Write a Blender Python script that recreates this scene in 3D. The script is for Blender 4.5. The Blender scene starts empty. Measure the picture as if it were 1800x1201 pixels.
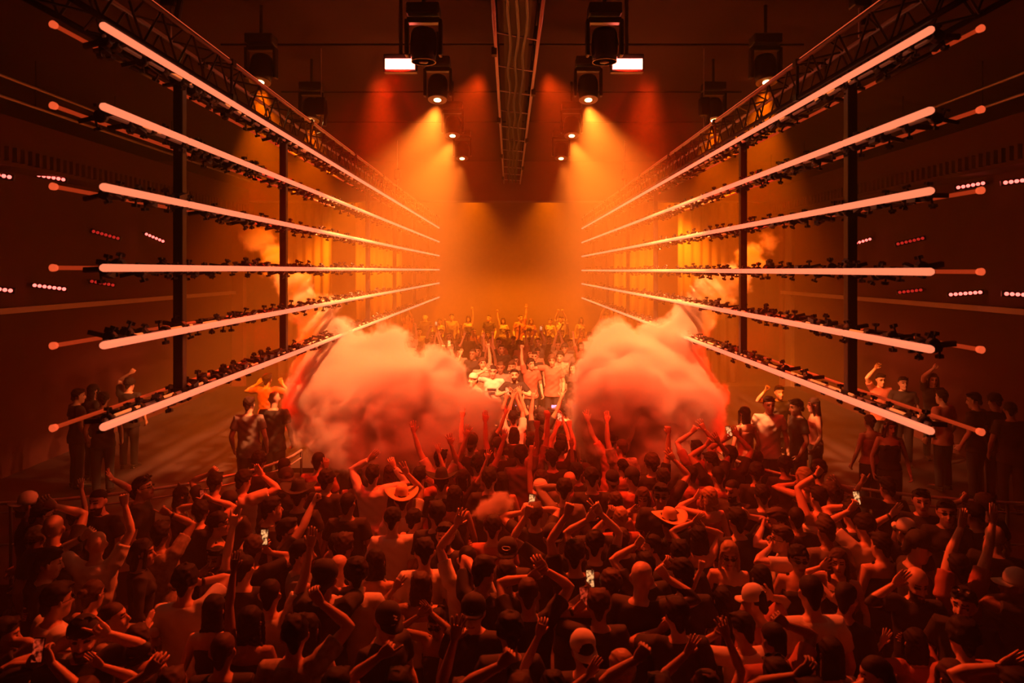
import bpy, bmesh, math, random
import numpy as np
from mathutils import Vector, Matrix, Euler
R = math.radians
SC = bpy.context.scene
COL = SC.collection

# ------------------------------------------------------------------ camera
F = 1200.0; CX = 895.0; CY = 475.0; CAMZ = 4.4          # focal length and vanishing point in pixels of the 1800x1201 frame
cam = bpy.data.cameras.new('camera'); camo = bpy.data.objects.new('camera', cam); COL.objects.link(camo)
cam.sensor_width = 36; cam.lens = 24; cam.clip_end = 200
camo.location = (0, 0, CAMZ); camo.rotation_euler = (R(90), 0, 0)
cam.shift_x = (900 - CX) / 1800; cam.shift_y = -(600.5 - CY) / 1800
cam.dof.use_dof = True; cam.dof.focus_distance = 13; cam.dof.aperture_fstop = 1.8
SC.camera = camo
SC.view_settings.view_transform = 'Standard'; SC.view_settings.look = 'None'
SC.view_settings.gamma = 1; SC.view_settings.use_curve_mapping = False
SC.view_settings.exposure = 0.0
cy = SC.cycles
cy.use_denoising = True; cy.max_bounces = 4; cy.diffuse_bounces = 2; cy.glossy_bounces = 2; cy.transmission_bounces = 2
cy.volume_bounces = 2; cy.transparent_max_bounces = 8; cy.caustics_reflective = False; cy.caustics_refractive = False
cy.sample_clamp_indirect = 4; cy.use_adaptive_sampling = True; cy.adaptive_threshold = 0.02
cy.volume_step_rate = 1.0; cy.volume_max_steps = 256
def at(px, py, y):                                       # the point at distance y in front of the camera that the photo shows at a pixel
    return Vector(((px - CX) / F * y, y, CAMZ - (py - CY) / F * y))

# ------------------------------------------------------------------ world and lamps
w = bpy.data.worlds.new('world'); SC.world = w; w.use_nodes = True
w.node_tree.nodes['Background'].inputs[0].default_value = (0, 0, 0, 1)
w.node_tree.nodes['Background'].inputs[1].default_value = 0
def lamp(name, kind, loc, col, power, aim=None, size=.1, angle=60, blend=.6, size_y=None):
    d = bpy.data.lights.new(name, kind); o = bpy.data.objects.new(name, d); COL.objects.link(o)
    d.color = col; d.energy = power; o.location = loc
    if kind == 'SPOT': d.spot_size = R(angle); d.spot_blend = blend; d.shadow_soft_size = size
    elif kind == 'AREA':
        d.size = size; d.shape = 'RECTANGLE' if size_y else 'SQUARE'
        if size_y: d.size_y = size_y
    else: d.shadow_soft_size = size
    if aim is not None:
        o.rotation_euler = (Vector(aim) - Vector(loc)).to_track_quat('-Z', 'Y').to_euler()
    return o
AMB = (1, .205, .045); AMB2 = (1, .165, .002); RED = (1, .004, .0)
MX = .06                                                 # the centre line of the rig
for s in (-1, 1):
    for y, p, ax, ay, an in ((10.9, 16500, 4.0, 15.6, 78), (13.8, 11500, 4.7, 16.6, 74), (16.6, 2500, 3.6, 19.0, 76)):   # amber moving heads over the floor
        lamp('moving_head_beam', 'SPOT', (MX + s * 1.2, y, 7.02), AMB, p, (MX + s * ax, ay, 0), .06, an, .95)
    for y, p in ((9.8, 9500), (12.3, 8000)):
        lamp('moving_head_beam', 'SPOT', (MX + s * 3.62, y, 7.0), (1, .13, .0), p, (MX + s * 5.8, y + 8.0, 0), .06, 50, .9)
    for x, p in ((1.4, 8000), (6.0, 6000)):                                      # stage wash behind the header
        lamp('stage_wash', 'SPOT', (MX + s * x, 25.0, 7.5), AMB2, p, (MX + s * x * .95, 27.2, 0), .2, 92, .9)
    lamp('red_wash_or_helper', 'SPOT', (MX + s * 1.5, 8.85, 7.0), RED, 1500, (MX + s * 3.2, 13.2, 0), .2, 112, .9)   # red strobes
    lamp('red_cloud_helper', 'SPOT', (MX + s * 1.75, 8.8, 7.0), (1, .045, .008), 6500, (MX + s * 2.0, 11.9, 2.5), .12, 44, .9)  # extra red spot added near the strobe to brighten the lower clouds
    lamp('red_wash_or_helper', 'SPOT', (MX + s * 7.2, 19, 7.0), RED, 900, (MX + s * 5.0, 15.5, 0), .3, 96, .8)  # unseen red spot, added to redden the haze at the sides
    lamp('crowd_helper', 'SPOT', (MX + s * .45, 9.7, 7.2), (1, .055, .006), 3300, (MX + s * 2.1, 6.9, 1.5), .08, 66, .9)  # added spot for highlights on the near crowd, no fixture behind it
    lamp('crowd_helper', 'SPOT', (MX + s * 2.6, 1.0, 7.9), RED, 15, (MX + s * 1.0, 7.5, 1), .2, 60, .9)  # faint red front fill, also added without a fixture
for s in (-1, 1): lamp('red_side_helper', 'SPOT', (MX + s * 5.9, 14.9, 3.4), RED, 3000, (MX + s * 1.9, 11.4, 1.3), .3, 46, .9)  # unseen spots added to redden the undersides of the clouds
lamp('white_key', 'SPOT', (0.2, 9.0, 7.4), (.6, .4, .5), 300, (-.42, 15.1, 2.0), .06, 8, .6)
lamp('fist_light', 'SPOT', (2.9, 11.2, 7.3), (1, .24, .10), 2600, (3.80, 8.42, 1.97), .05, 5, .6)

# ------------------------------------------------------------------ helpers
def tag(o, label=None, cat=None, group=None, kind=None):
    if label: o['label'] = label
    if cat: o['category'] = cat
    if group: o['group'] = group
    if kind: o['kind'] = kind
    return o
def mat(name, col, rough=.6, metal=0.0, emit=None, estr=1.0, noise=None, bump=0, spec=.5):
    m = bpy.data.materials.new(name); m.use_nodes = True
    nt = m.node_tree; b = nt.nodes['Principled BSDF']
    b.inputs['Base Color'].default_value = (*col, 1); b.inputs['Roughness'].default_value = rough
    b.inputs['Metallic'].default_value = metal; b.inputs['Specular IOR Level'].default_value = spec
    if emit:
        b.inputs['Emission Color'].default_value = (*emit, 1); b.inputs['Emission Strength'].default_value = estr
    if noise:
        sc, col2 = noise
        tc = nt.nodes.new('ShaderNodeTexCoord'); n = nt.nodes.new('ShaderNodeTexNoise'); n.inputs['Scale'].default_value = sc
        n.inputs['Detail'].default_value = 4
        mx = nt.nodes.new('ShaderNodeMix'); mx.data_type = 'RGBA'
        mx.inputs[6].default_value = (*col, 1); mx.inputs[7].default_value = (*col2, 1)
        nt.links.new(tc.outputs['Object'], n.inputs['Vector']); nt.links.new(n.outputs['Fac'], mx.inputs[0])
        nt.links.new(mx.outputs[2], b.inputs['Base Color'])
        if bump:
            bp = nt.nodes.new('ShaderNodeBump'); bp.inputs['Strength'].default_value = bump; bp.inputs['Distance'].default_value = .02
            nt.links.new(n.outputs['Fac'], bp.inputs['Height']); nt.links.new(bp.outputs['Normal'], b.inputs['Normal'])
    return m
class MB:                                                # collects shapes, then links them as one mesh object
    def __init__(s): s.v = []; s.f = []
    def add(s, vs, fs):
        n = len(s.v); s.v += [tuple(v) for v in vs]; s.f += [tuple(i + n for i in f) for f in fs]; return s
    def box(s, c, d, rot=None, bev=0):
        x, y, z = d[0] / 2, d[1] / 2, d[2] / 2
        vs = [Vector((i, j, k)) for i in (-x, x) for j in (-y, y) for k in (-z, z)]
        if rot is not None: vs = [rot @ v for v in vs]
        vs = [v + Vector(c) for v in vs]
        return s.add(vs, [(0, 1, 3, 2), (4, 6, 7, 5), (0, 4, 5, 1), (2, 3, 7, 6), (0, 2, 6, 4), (1, 5, 7, 3)])
    def tube(s, pts, r, n=8, cap=True):
        pts = [Vector(p) for p in pts]; rs = r if isinstance(r, (list, tuple)) else [r] * len(pts)
        vs = []; fs = []; up = None
        for i, p in enumerate(pts):
            t = (pts[min(i + 1, len(pts) - 1)] - pts[max(i - 1, 0)]).normalized()
            if up is None: up = t.orthogonal().normalized()
            a = (up - t * up.dot(t)).normalized(); b = t.cross(a); up = a
            vs += [p + (a * math.cos(q) + b * math.sin(q)) * rs[i] for q in (2 * math.pi * k / n for k in range(n))]
        for i in range(len(pts) - 1):
            for k in range(n):
                fs.append((i * n + k, i * n + (k + 1) % n, (i + 1) * n + (k + 1) % n, (i + 1) * n + k))
        if cap: fs.append(tuple(range(n - 1, -1, -1))); fs.append(tuple(range((len(pts) - 1) * n, len(pts) * n)))
        return s.add(vs, fs)
    def lathe(s, prof, c=(0, 0, 0), n=20, rot=None):      # profile of (radius, height)
        vs = []; fs = []
        for r, z in prof:
            for k in range(n):
                v = Vector((r * math.cos(2 * math.pi * k / n), r * math.sin(2 * math.pi * k / n), z))
                if rot is not None: v = rot @ v
                vs.append(v + Vector(c))
        for i in range(len(prof) - 1):
            for k in range(n):
                fs.append((i * n + k, i * n + (k + 1) % n, (i + 1) * n + (k + 1) % n, (i + 1) * n + k))
        fs.append(tuple(range(n - 1, -1, -1))); fs.append(tuple(range((len(prof) - 1) * n, len(prof) * n)))
        return s.add(vs, fs)
    def mesh(s, name, m, smooth=False):
        me = bpy.data.meshes.new(name); me.from_pydata(s.v, [], s.f); me.update()
        if m: me.materials.append(m)
        if smooth: me.polygons.foreach_set('use_smooth', [True] * len(me.polygons))
        return me
    def build(s, name, m, parent=None, smooth=False, bevel=0):
        o = bpy.data.objects.new(name, s.mesh(name, m, smooth)); COL.objects.link(o)
        if parent: o.parent = parent
        if bevel:
            b = o.modifiers.new('bevel', 'BEVEL'); b.width = bevel; b.segments = 2
        return o
def empty(name, loc=(0, 0, 0), rz=0):
    o = bpy.data.objects.new(name, None); COL.objects.link(o); o.location = loc; o.rotation_euler = (0, 0, rz); o.empty_display_size = .2
    return o
def inst(name, me, parent=None, loc=(0, 0, 0), rot=(0, 0, 0), sc=None):
    o = bpy.data.objects.new(name, me); COL.objects.link(o); o.parent = parent; o.location = loc; o.rotation_euler = rot
    if sc: o.scale = sc
    return o
def struct(name, mb, m, **k): return tag(mb.build(name, m, **k), kind='structure')

M = {}
M['black_metal'] = mat('black_metal', (.02, .018, .018), .38, .6)
M['alu'] = mat('aluminium', (.45, .42, .4), .3, .9)
M['pipe'] = mat('steel_pipe', (.62, .56, .5), .35, .5)
M['plastic'] = mat('black_plastic', (.012, .012, .012), .35)
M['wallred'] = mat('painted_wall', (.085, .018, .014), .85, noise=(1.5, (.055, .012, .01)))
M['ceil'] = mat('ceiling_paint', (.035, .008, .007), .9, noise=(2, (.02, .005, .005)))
M['floor'] = mat('dark_floor', (.05, .04, .04), .5, noise=(3, (.03, .025, .025)), bump=.1)
M['drape'] = mat('drape_cloth', (.30, .25, .22), .85, noise=(6, (.24, .2, .18)))
M['header'] = mat('header_cloth', (.22, .07, .05), .9, noise=(2.5, (.17, .055, .04)))
M['glow'] = mat('led_tube', (.3, .15, .1), .4, emit=(1, .225, .10), estr=1.2)
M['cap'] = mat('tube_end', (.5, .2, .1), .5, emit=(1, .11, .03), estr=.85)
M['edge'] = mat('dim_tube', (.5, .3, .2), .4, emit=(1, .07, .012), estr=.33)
M['dash'] = mat('pipe_glint', (.5, .3, .2), .4, emit=(1, .2, .04), estr=.85)  # emission imitates reflections of the LED tubes on the pipe
M['lens'] = mat('lamp_lens', (1, .6, .3), .2, emit=(1, .45, .12), estr=40)
M['strobe'] = mat('strobe_face', (1, .5, .4), .3, emit=(1, .12, .07), estr=30)
M['reddot'] = mat('blinder_lens', (1, .2, .15), .3, emit=(1, .10, .07), estr=5)
M['reddot_dim'] = mat('blinder_lens_dim', (.5, .05, .03), .3, emit=(1, .03, .02), estr=.5)
M['deck'] = mat('stage_deck', (.03, .022, .02), .6, noise=(5, (.03, .025, .025)))

# ------------------------------------------------------------------ haze and the two gas clouds
def volmat(name, dens, col, aniso, attr=False):
    m = bpy.data.materials.new(name); m.use_nodes = True; nt = m.node_tree; nt.nodes.clear()
    out = nt.nodes.new('ShaderNodeOutputMaterial'); v = nt.nodes.new('ShaderNodeVolumePrincipled')
    v.inputs['Color'].default_value = (*col, 1); v.inputs['Anisotropy'].default_value = aniso; v.inputs['Density'].default_value = dens
    if not attr: v.inputs['Density Attribute'].default_value = ''
    nt.links.new(v.outputs[0], out.inputs['Volume']); return m
wn = w.node_tree; hv = wn.nodes.new('ShaderNodeVolumeScatter')    # thin haze fills the whole hall
hv.inputs['Color'].default_value = (.98, .84, .28, 1); hv.inputs['Density'].default_value = .0125; hv.inputs['Anisotropy'].default_value = .0
wn.links.new(hv.outputs[0], wn.nodes['World Output'].inputs['Volume'])

def cloud(name, label, blobs, lo, hi, seed, rho, vox=.032, amp=1.0):
    """blobs: (x, y, z, rx, ry, rz) ellipsoids whose union, worried by noise, is the gas"""
    vd = bpy.data.volumes.new(name); o = bpy.data.objects.new(name, vd); COL.objects.link(o)
    ng = bpy.data.node_groups.new(name, 'GeometryNodeTree')
    ng.interface.new_socket('Geometry', in_out='INPUT', socket_type='NodeSocketGeometry')
    ng.interface.new_socket('Geometry', in_out='OUTPUT', socket_type='NodeSocketGeometry')
    N = ng.nodes; L = ng.links
    go = N.new('NodeGroupOutput'); vc = N.new('GeometryNodeVolumeCube'); pos = N.new('GeometryNodeInputPosition')
    def mth(op, a, b=None, c=None):
        n = N.new('ShaderNodeMath'); n.operation = op
        for i, q in enumerate((a, b, c)):
            if q is None: continue
            if isinstance(q, (int, float)): n.inputs[i].default_value = q
            else: L.new(q, n.inputs[i])
        return n.outputs[0]
    def vm(op, a, b=None):
        n = N.new('ShaderNodeVectorMath'); n.operation = op
        for i, q in enumerate((a, b)):
            if q is None: continue
            if isinstance(q, tuple): n.inputs[i].default_value = q
            else: L.new(q, n.inputs[i])
        return n
    field = None
    for (x, y, z, rx, ry, rz) in blobs:
        d = vm('DIVIDE', vm('SUBTRACT', pos.outputs[0], (x, y, z)).outputs[0], (rx, ry, rz))
        f = mth('MULTIPLY', mth('SUBTRACT', 1, vm('LENGTH', d.outputs[0]).outputs['Value']), min(rx, ry, rz))   # depth inside, metres
        if field is None: field = f
        else:
            n = N.new('ShaderNodeMath'); n.operation = 'SMOOTH_MAX'; n.inputs[2].default_value = .25
            L.new(field, n.inputs[0]); L.new(f, n.inputs[1]); field = n.outputs[0]
    def noise(scale, detail, rough, off):
        n = N.new('ShaderNodeTexNoise'); n.inputs['Scale'].default_value = scale; n.inputs['Detail'].default_value = detail
        n.inputs['Roughness'].default_value = rough
        L.new(vm('ADD', pos.outputs[0], (off, off * 1.7, off * .3)).outputs[0], n.inputs['Vector'])
        return mth('SUBTRACT', n.outputs[0], .5)
    n1 = noise(1.25 / amp, 7, .66, seed); n2 = noise(4.4 / amp, 5, .65, seed + 9)
    f = mth('ADD', mth('ADD', field, mth('MULTIPLY', n1, 1.0 * amp)), mth('MULTIPLY', n2, .44 * amp)); f = mth('ADD', f, mth('MULTIPLY', noise(10 / amp, 3, .6, seed + 4), .22 * amp))
    mr = N.new('ShaderNodeMapRange'); mr.clamp = True
    mr.inputs[1].default_value = -.03 * amp; mr.inputs[2].default_value = .15 * amp; mr.inputs[3].default_value = 0; mr.inputs[4].default_value = rho
    L.new(f, mr.inputs[0]); L.new(mr.outputs[0], vc.inputs['Density'])
    vc.inputs['Min'].default_value = lo; vc.inputs['Max'].default_value = hi
    for i, ax in enumerate('XYZ'): vc.inputs['Resolution ' + ax].default_value = max(8, int((hi[i] - lo[i]) / vox))
    sm = N.new('GeometryNodeSetMaterial'); sm.inputs['Material'].default_value = M['gas']
    L.new(vc.outputs[0], sm.inputs[0]); L.new(sm.outputs[0], go.inputs[0])
    md = o.modifiers.new('gas', 'NODES'); md.node_group = ng
    vd.materials.append(M['gas'])
    return tag(o, label, 'smoke', kind='stuff')
M['gas'] = volmat('gas', 1.0, (.95, .93, .92), .3, attr=True)
def blob(px, py, y, r, ry=None, rz=None):
    p = at(px, py, y); return (p.x, p.y, p.z, r, ry or r * .9, rz or r)
LB = [blob(705, 735, 11.35, .95, .6, .8), blob(600, 735, 11.8, .85, .6, .75), blob(800, 750, 11.6, .55, .5, .5),
      blob(690, 700, 12.2, 1.15, 1.0, .9), blob(780, 745, 12.0, .75, .8, .5), blob(610, 670, 12.6, .95, .9, .75), blob(590, 740, 12.4, .8, .8, .55),
      blob(660, 775, 11.6, .95, .8, .5), blob(760, 785, 11.3, .7, .7, .38), blob(838, 725, 12.2, .42, .5, .4), blob(690, 620, 12.6, .4, .4, .45),
      blob(775, 650, 12.8, .42, .4, .36), blob(580, 600, 12.9, .5, .5, .5), blob(552, 550, 13.2, .40), blob(518, 505, 13.8, .33), blob(484, 460, 14.4, .28), blob(450, 420, 15, .24)]
RB = [blob(1105, 730, 11.35, .85, .6, .85), blob(1190, 735, 11.5, .75, .6, .75),
      blob(1120, 690, 12.2, 1.05, 1.0, .9), blob(1060, 670, 12.1, .5, .6, .7), blob(1190, 690, 12.5, .75, .8, .75), blob(1085, 612, 12.4, .42, .4, .42),
      blob(1045, 740, 11.9, .45, .6, .55), blob(1150, 780, 11.4, .85, .8, .45), blob(1170, 610, 12.7, .55, .5, .45), blob(1215, 560, 13, .42, .4, .42),
      blob(1250, 530, 13.2, .38), blob(1285, 495, 13.6, .34), blob(1320, 460, 14.2, .28), blob(1355, 425, 14.8, .22)]
cloud('smoke_cloud', 'orange-lit gas cloud billowing below the left frame of glowing tubes', LB, (-5.9, 9.9, .6), (.6, 15.6, 5.6), 3.1, 12.0)
cloud('smoke_cloud', 'orange-lit gas cloud billowing below the right frame of glowing tubes', RB, (.5, 9.9, .6), (6.1, 15.4, 5.6), 11.7, 12.0)
pf = at(865, 900, 7.9)
cloud('smoke_puff', 'small pale puff of smoke drifting above heads in the middle of the crowd', [(pf.x, pf.y, pf.z, .17, .14, .13), (pf.x + .1, pf.y, pf.z + .1, .1, .1, .1)],
      (pf.x - .5, pf.y - .5, pf.z - .5), (pf.x + .5, pf.y + .5, pf.z + .5), 5.5, 26.0, .02, .28)

# ------------------------------------------------------------------ hall
XW = 13.5
struct('floor', MB().box((0, 17.4, -.1), (27.4, 37.4, .2)), M['floor'])
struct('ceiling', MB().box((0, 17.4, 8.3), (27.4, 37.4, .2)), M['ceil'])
struct('wall_left', MB().box((-XW - .1, 17.4, 4.1), (.2, 37.4, 8.4)), M['wallred'])
struct('wall_right', MB().box((XW + .1, 17.4, 4.1), (.2, 37.4, 8.4)), M['wallred'])
struct('wall_back', MB().box((0, 36.2, 4.1), (27.4, .2, 8.4)), M['wallred'])
struct('wall_front', MB().box((0, -1.3, 4.1), (27.4, .2, 8.4)), M['wallred'])
# ------------------------------------------------------------------ header wall with the stage opening, drapes behind
HY = 24.0; OL = -9.3; OR = 9.55; OZ = 6.82
struct('wall_header', MB().box((0, HY, (OZ + 8.2) / 2), (27, .3, 8.2 - OZ)).box(((-XW + OL) / 2, HY, OZ / 2), (OL + XW, .3, OZ))
       .box(((XW + OR) / 2, HY, OZ / 2), (XW - OR, .3, OZ)), M['header'])
struct('trim_1', MB().box((0.1, HY - .17, OZ - .03), (OR - OL, .06, .06)), M['drape'])
def drape(x0, x1, y, z1, label, amp=.07, pitch=.34, z0=0.01):
    n = int((x1 - x0) / .06); vs = []; fs = []
    for i in range(n + 1):
        x = x0 + (x1 - x0) * i / n; yy = y + amp * math.sin(x * 2 * math.pi / pitch) + amp * .5 * math.sin(x * 3.1)
        vs += [(x, yy, z0), (x, yy, z1), (x, yy + .03, z1), (x, yy + .03, z0)]
    for i in range(n):
        for k in range(4): a = i * 4 + k; b = i * 4 + (k + 1) % 4; fs.append((a, b, b + 4, a + 4))
    o = MB().add(vs, fs).build('stage_drape', M['drape'], smooth=True)
    return tag(o, label, 'curtain', 'tall drapes at the sides of the stage')
drape(-9.0, -6.9, 26.6, 8.19, 'pleated drape, outermost on the left of the stage opening')
drape(-6.3, -4.4, 28.0, 8.19, 'pleated drape at the left of the stage, nearer its middle')
drape(6.6, 8.9, 26.6, 8.19, 'pleated drape, outermost on the right of the stage opening')
drape(4.3, 6.1, 28.0, 8.19, 'pleated drape at the right of the stage, nearer its middle')
drape(-4.3, 4.6, 30.2, 8.19, 'wide smooth backcloth across the rear of the stage', .012, 1.9)
for s, x0, z1, lb in ((-1, -10.5, 6.1, 'tall plain column at the left edge of the stage opening'), (1, 10.2, 6.3, 'tall plain column at the right edge of the stage opening')):
    tag(MB().box((x0, 23.4, z1 / 2), (1.3, .5, z1)).build('column', M['drape'], bevel=.03), lb, 'column')
# ribbed soffits and edges of the side galleries
for s, nm in ((-1, 'left'), (1, 'right')):
    g = MB()
    g.box((s * 9.2, 12.4, 6.75), (.25, 22.8, .9)); g.box((s * 11.4, 12.4, 6.45), (4.2, 22.8, .3))
    o = struct('trim_2' if s < 0 else 'trim_3', g, M['wallred'])
    rib = MB()
    for k in range(110): rib.box((s * 9.03, 1.5 + k * .2, 6.5), (.1, .09, .26))
    tag(rib.build('ribbed_bulkhead', M['wallred']), f'ribbed metal edge of the {nm} gallery ceiling', 'bulkhead', kind='structure')
    rl = empty('ceiling_rail', (s * 8.6, 12.4, 7.35)); tag(rl, f'pair of long steel rails hung high along the {nm} gallery', 'rail')
    for dx, dz in ((0, 0), (.0, .35)): MB().tube([(s * dx, -10.5, dz), (s * dx, 10.5, dz)], .028).build('pipe', M['pipe'], rl, True)
    for k in range(9): MB().tube([(0, -10 + 2.5 * k, -.02), (0, -10 + 2.5 * k, .85)], .012, 6).build('hanger', M['black_metal'], rl)
    sh = MB()
    sh.box((s * 9.6, 16.5, 3.62), (.12, 15, .11)); o = sh.build('gallery_rail', mat('gallery_rail', (.55, .45, .42), .4))
    tag(o, f'pale handrail band along the {nm} gallery', 'railing')
    struct('wall_gallery_' + nm, MB().box((s * 9.75, 12.4, 3.15), (.15, 22.8, 6.3)), M['wallred'])

# ------------------------------------------------------------------ frames of glowing tubes
Z_ROWS = [CAMZ + (CY - y) / 230.0 for y in (45, 187, 328.5, 471, 607.5, 751.5)]
ORD = ['top', 'second', 'third', 'fourth', 'fifth', 'bottom']
Y0, Y1 = 5.2, 30.4
def clamp_mesh(v):
    rnd = random.Random(v); b = MB()
    b.lathe([(.045, -.03), (.052, -.02), (.052, .02), (.045, .03)], (.13, 0, 0), 10, Matrix.Rotation(R(90), 3, 'X'))     # collar on the middle pipe
    b.box((.06, 0, .0), (.13, .035, .03)); b.box((.22, 0, .0), (.16, .03, .035))
    for q in range(2):
        a = R(rnd.uniform(35, 145)) * (1 if q else -1); d = Vector((rnd.uniform(-.2, .4) * math.cos(a), rnd.uniform(-.4, .4), math.sin(a))).normalized()
        p = Vector((.12 + q * .07, (q - .5) * .05, 0)); b.tube([p, p + d * .085], .009, 6)
        rot = d.to_track_quat('Z', 'Y').to_matrix(); c = p + d * .085
        pr = []
        for k in range(10):                                # star knob
            rr = .032 if k % 2 else .018; an = k * math.pi / 5
            pr.append((rr * math.cos(an), rr * math.sin(an)))
        vs = [rot @ Vector((x, y, z)) + c for z in (-.01, .014) for x, y in pr]
        b.add(vs, [tuple(range(9, -1, -1)), tuple(range(10, 20))] + [(k, (k + 1) % 10, 10 + (k + 1) % 10, 10 + k) for k in range(10)])
    b.box((.12 + rnd.uniform(-.03, .1), .07, rnd.uniform(-.02, .04)), (.05, .1, .045))
    return b.mesh('clamp', M['black_metal'])
CL = [clamp_mesh(v) for v in range(7)]
SEG = 1.4; NS = 18
seg_me = MB().tube([(0, 0, 0), (0, .012, 0), (0, .03, 0), (0, SEG - .03, 0), (0, SEG - .014, 0), (0, SEG - .004, 0)], [.016, .026, .031, .031, .029, .02], 12).mesh('glowing_tube', M['glow'], True)
shoe_me = MB().box((.034, SEG / 2, 0), (.01, SEG - .05, .018)).mesh('tube_back', M['black_metal'])
frnd = random.Random(5)
for s, side in ((-1, 'left'), (1, 'right')):
    XI = MX + s * 3.165; dz = -.03 if s > 0 else 0
    for r, z in enumerate(Z_ROWS):
        e = empty('light_bar', (XI, Y0, z + dz)); e.scale = (s, 1, 1)
        pl = {'top': 'topmost', 'bottom': 'lowest'}.get(ORD[r], ORD[r] + ' from top')
        tag(e, f'long row of glowing orange tubes with clamps, {pl} on the {side} frame', 'light bar', f'rows of glowing tubes on the {side} frame')
        for k in range(NS):
            inst('glowing_tube', seg_me, e, (0, k * SEG, 0)); inst('tube_back', shoe_me, e, (0, k * SEG, 0))
        MB().tube([(.13, .25, 0), (.13, Y1 - Y0, 0)], .019, 8).build('middle_pipe', M['pipe'], e, True)
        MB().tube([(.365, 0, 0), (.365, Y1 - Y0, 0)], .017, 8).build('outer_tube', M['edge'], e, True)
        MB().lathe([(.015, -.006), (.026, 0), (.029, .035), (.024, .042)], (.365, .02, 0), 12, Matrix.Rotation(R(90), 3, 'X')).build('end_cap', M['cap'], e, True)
        for k in range(12):                                # black flight sleeves on the outer pipe
            y = frnd.uniform(.3, 24); MB().tube([(.365, y, 0), (.365, y + frnd.uniform(.3, .8), 0)], .024, 8).build('sleeve', M['plastic'], e, True)
        y = .12 + frnd.uniform(0, .25)
        while y < Y1 - Y0 - .2:
            inst('clamp', frnd.choice(CL), e, (0, y, 0), (frnd.uniform(-.3, .3), frnd.uniform(-.25, .25), 0), (1.05, frnd.uniform(.9, 1.5), frnd.choice((-1, 1)) * frnd.uniform(.8, 1.25))); y += frnd.uniform(.08, .42) if y < 12 else frnd.uniform(.2, .5)
        y = .35 + frnd.uniform(0, .4)
        while y < 13:                                      # glowing dashes standing in for tube reflections on the middle pipe
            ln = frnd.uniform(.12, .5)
            if frnd.random() < .75: MB().tube([(.118, y, .016), (.118, y + ln, .016)], .013, 8).build('pipe_glint', M['dash'], e, True)
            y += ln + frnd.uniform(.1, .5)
        cab = MB(); yy = .6
        pts = []
        while yy < 24: pts.append((.13 + frnd.uniform(.02, .1), yy, frnd.uniform(-.05, .03))); yy += .35
        cab.tube(pts, .008, 5); cab.build('cable', M['plastic'], e)
    for k, y in enumerate((6.78, 9.9, 15.8, 19.5, 23.6, 27.6)):
        o = MB().box((MX + s * 3.33, y, (Z_ROWS[0] + Z_ROWS[-1]) / 2), (.095, .095, Z_ROWS[0] - Z_ROWS[-1] + .22)).build('support_pole', M['black_metal'], bevel=.008)
        o['label'] = f'black upright pole of the {side} tube frame, ' + ('nearest', 'second nearest', 'third nearest', 'fourth nearest', 'fifth nearest', 'farthest')[k] + ' to the viewer'
        tag(o, None, 'pole', f'uprights of the {side} tube frame')
        for z in Z_ROWS: MB().box((MX + s * 3.33, y, z + dz), (.13, .13, .07)).build('bracket', M['black_metal'], o)
    t = empty('roof_truss', (MX + s * 3.33, 0, 0)); tag(t, f'long lattice truss carrying the {side} frame of tubes', 'truss')
    zt, zb = 6.72, 6.33
    for dx in (-.16, .16):
        for z in (zt, zb): MB().tube([(dx, 3.2, z), (dx, 30.6, z)], .025, 8).build('chord', M['pipe'] if z == zt else M['black_metal'], t, True)
    for dx in (-.16, .16):
        b = MB(); y = 3.4; up = True
        while y < 30.4:
            b.tube([(dx, y, zb if up else zt), (dx, y + .3, zt if up else zb)], .011, 6); y += .3; up = not up
        b.build('lattice', M['black_metal'], t)
    for z in (zt, zb):
        b = MB(); y = 3.4; lf = True
        while y < 30.4: b.tube([(-.16 if lf else .16, y, z), (.16 if lf else -.16, y + .35, z)], .011, 6); y += .35; lf = not lf
        b.build('cross_brace', M['black_metal'], t)
    MB().tube([(-s * .05, 3.2, zt + .1), (-s * .05, 30, zt + .1)], .018, 6).build('cable', M['cap'], t, True)
    for k in range(9):
        y = 4.6 + 3.05 * k; MB().tube([(-.16, y, zb), (.16, y, zb), (.16, y, zt), (-.16, y, zt), (-.16, y, zb)], .02, 6).build('truss_joint', M['black_metal'], t)
        for dx in (-.16, .16):
            for z in (zt, zb): MB().box((dx, y, z), (.075, .09, .075)).build('coupler', M['black_metal'], t)
    for k, (y, dx) in enumerate(((11.7, -.05), (20, 0), (6.9, .15))):        # chain hoists
        h = empty('chain_hoist', (MX + s * (3.33 + dx), y, 6.75)); tag(h, f'chain hoist above the {side} truss, ' + ('second from the viewer', 'farthest from the viewer', 'nearest the viewer')[k], 'hoist', 'chain hoists above the trusses')
        MB().box((0, 0, .45), (.16, .16, .3)).build('motor_body', M['black_metal'], h, bevel=.02)
        MB().tube([(0, 0, .0), (0, 0, 1.45)], .012, 6).build('chain', M['pipe'], h)
        MB().tube([(.06, 0, .55), (.09, 0, .35), (.05, 0, .12)], .035, 8).build('chain_bag', M['plastic'], h)

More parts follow.
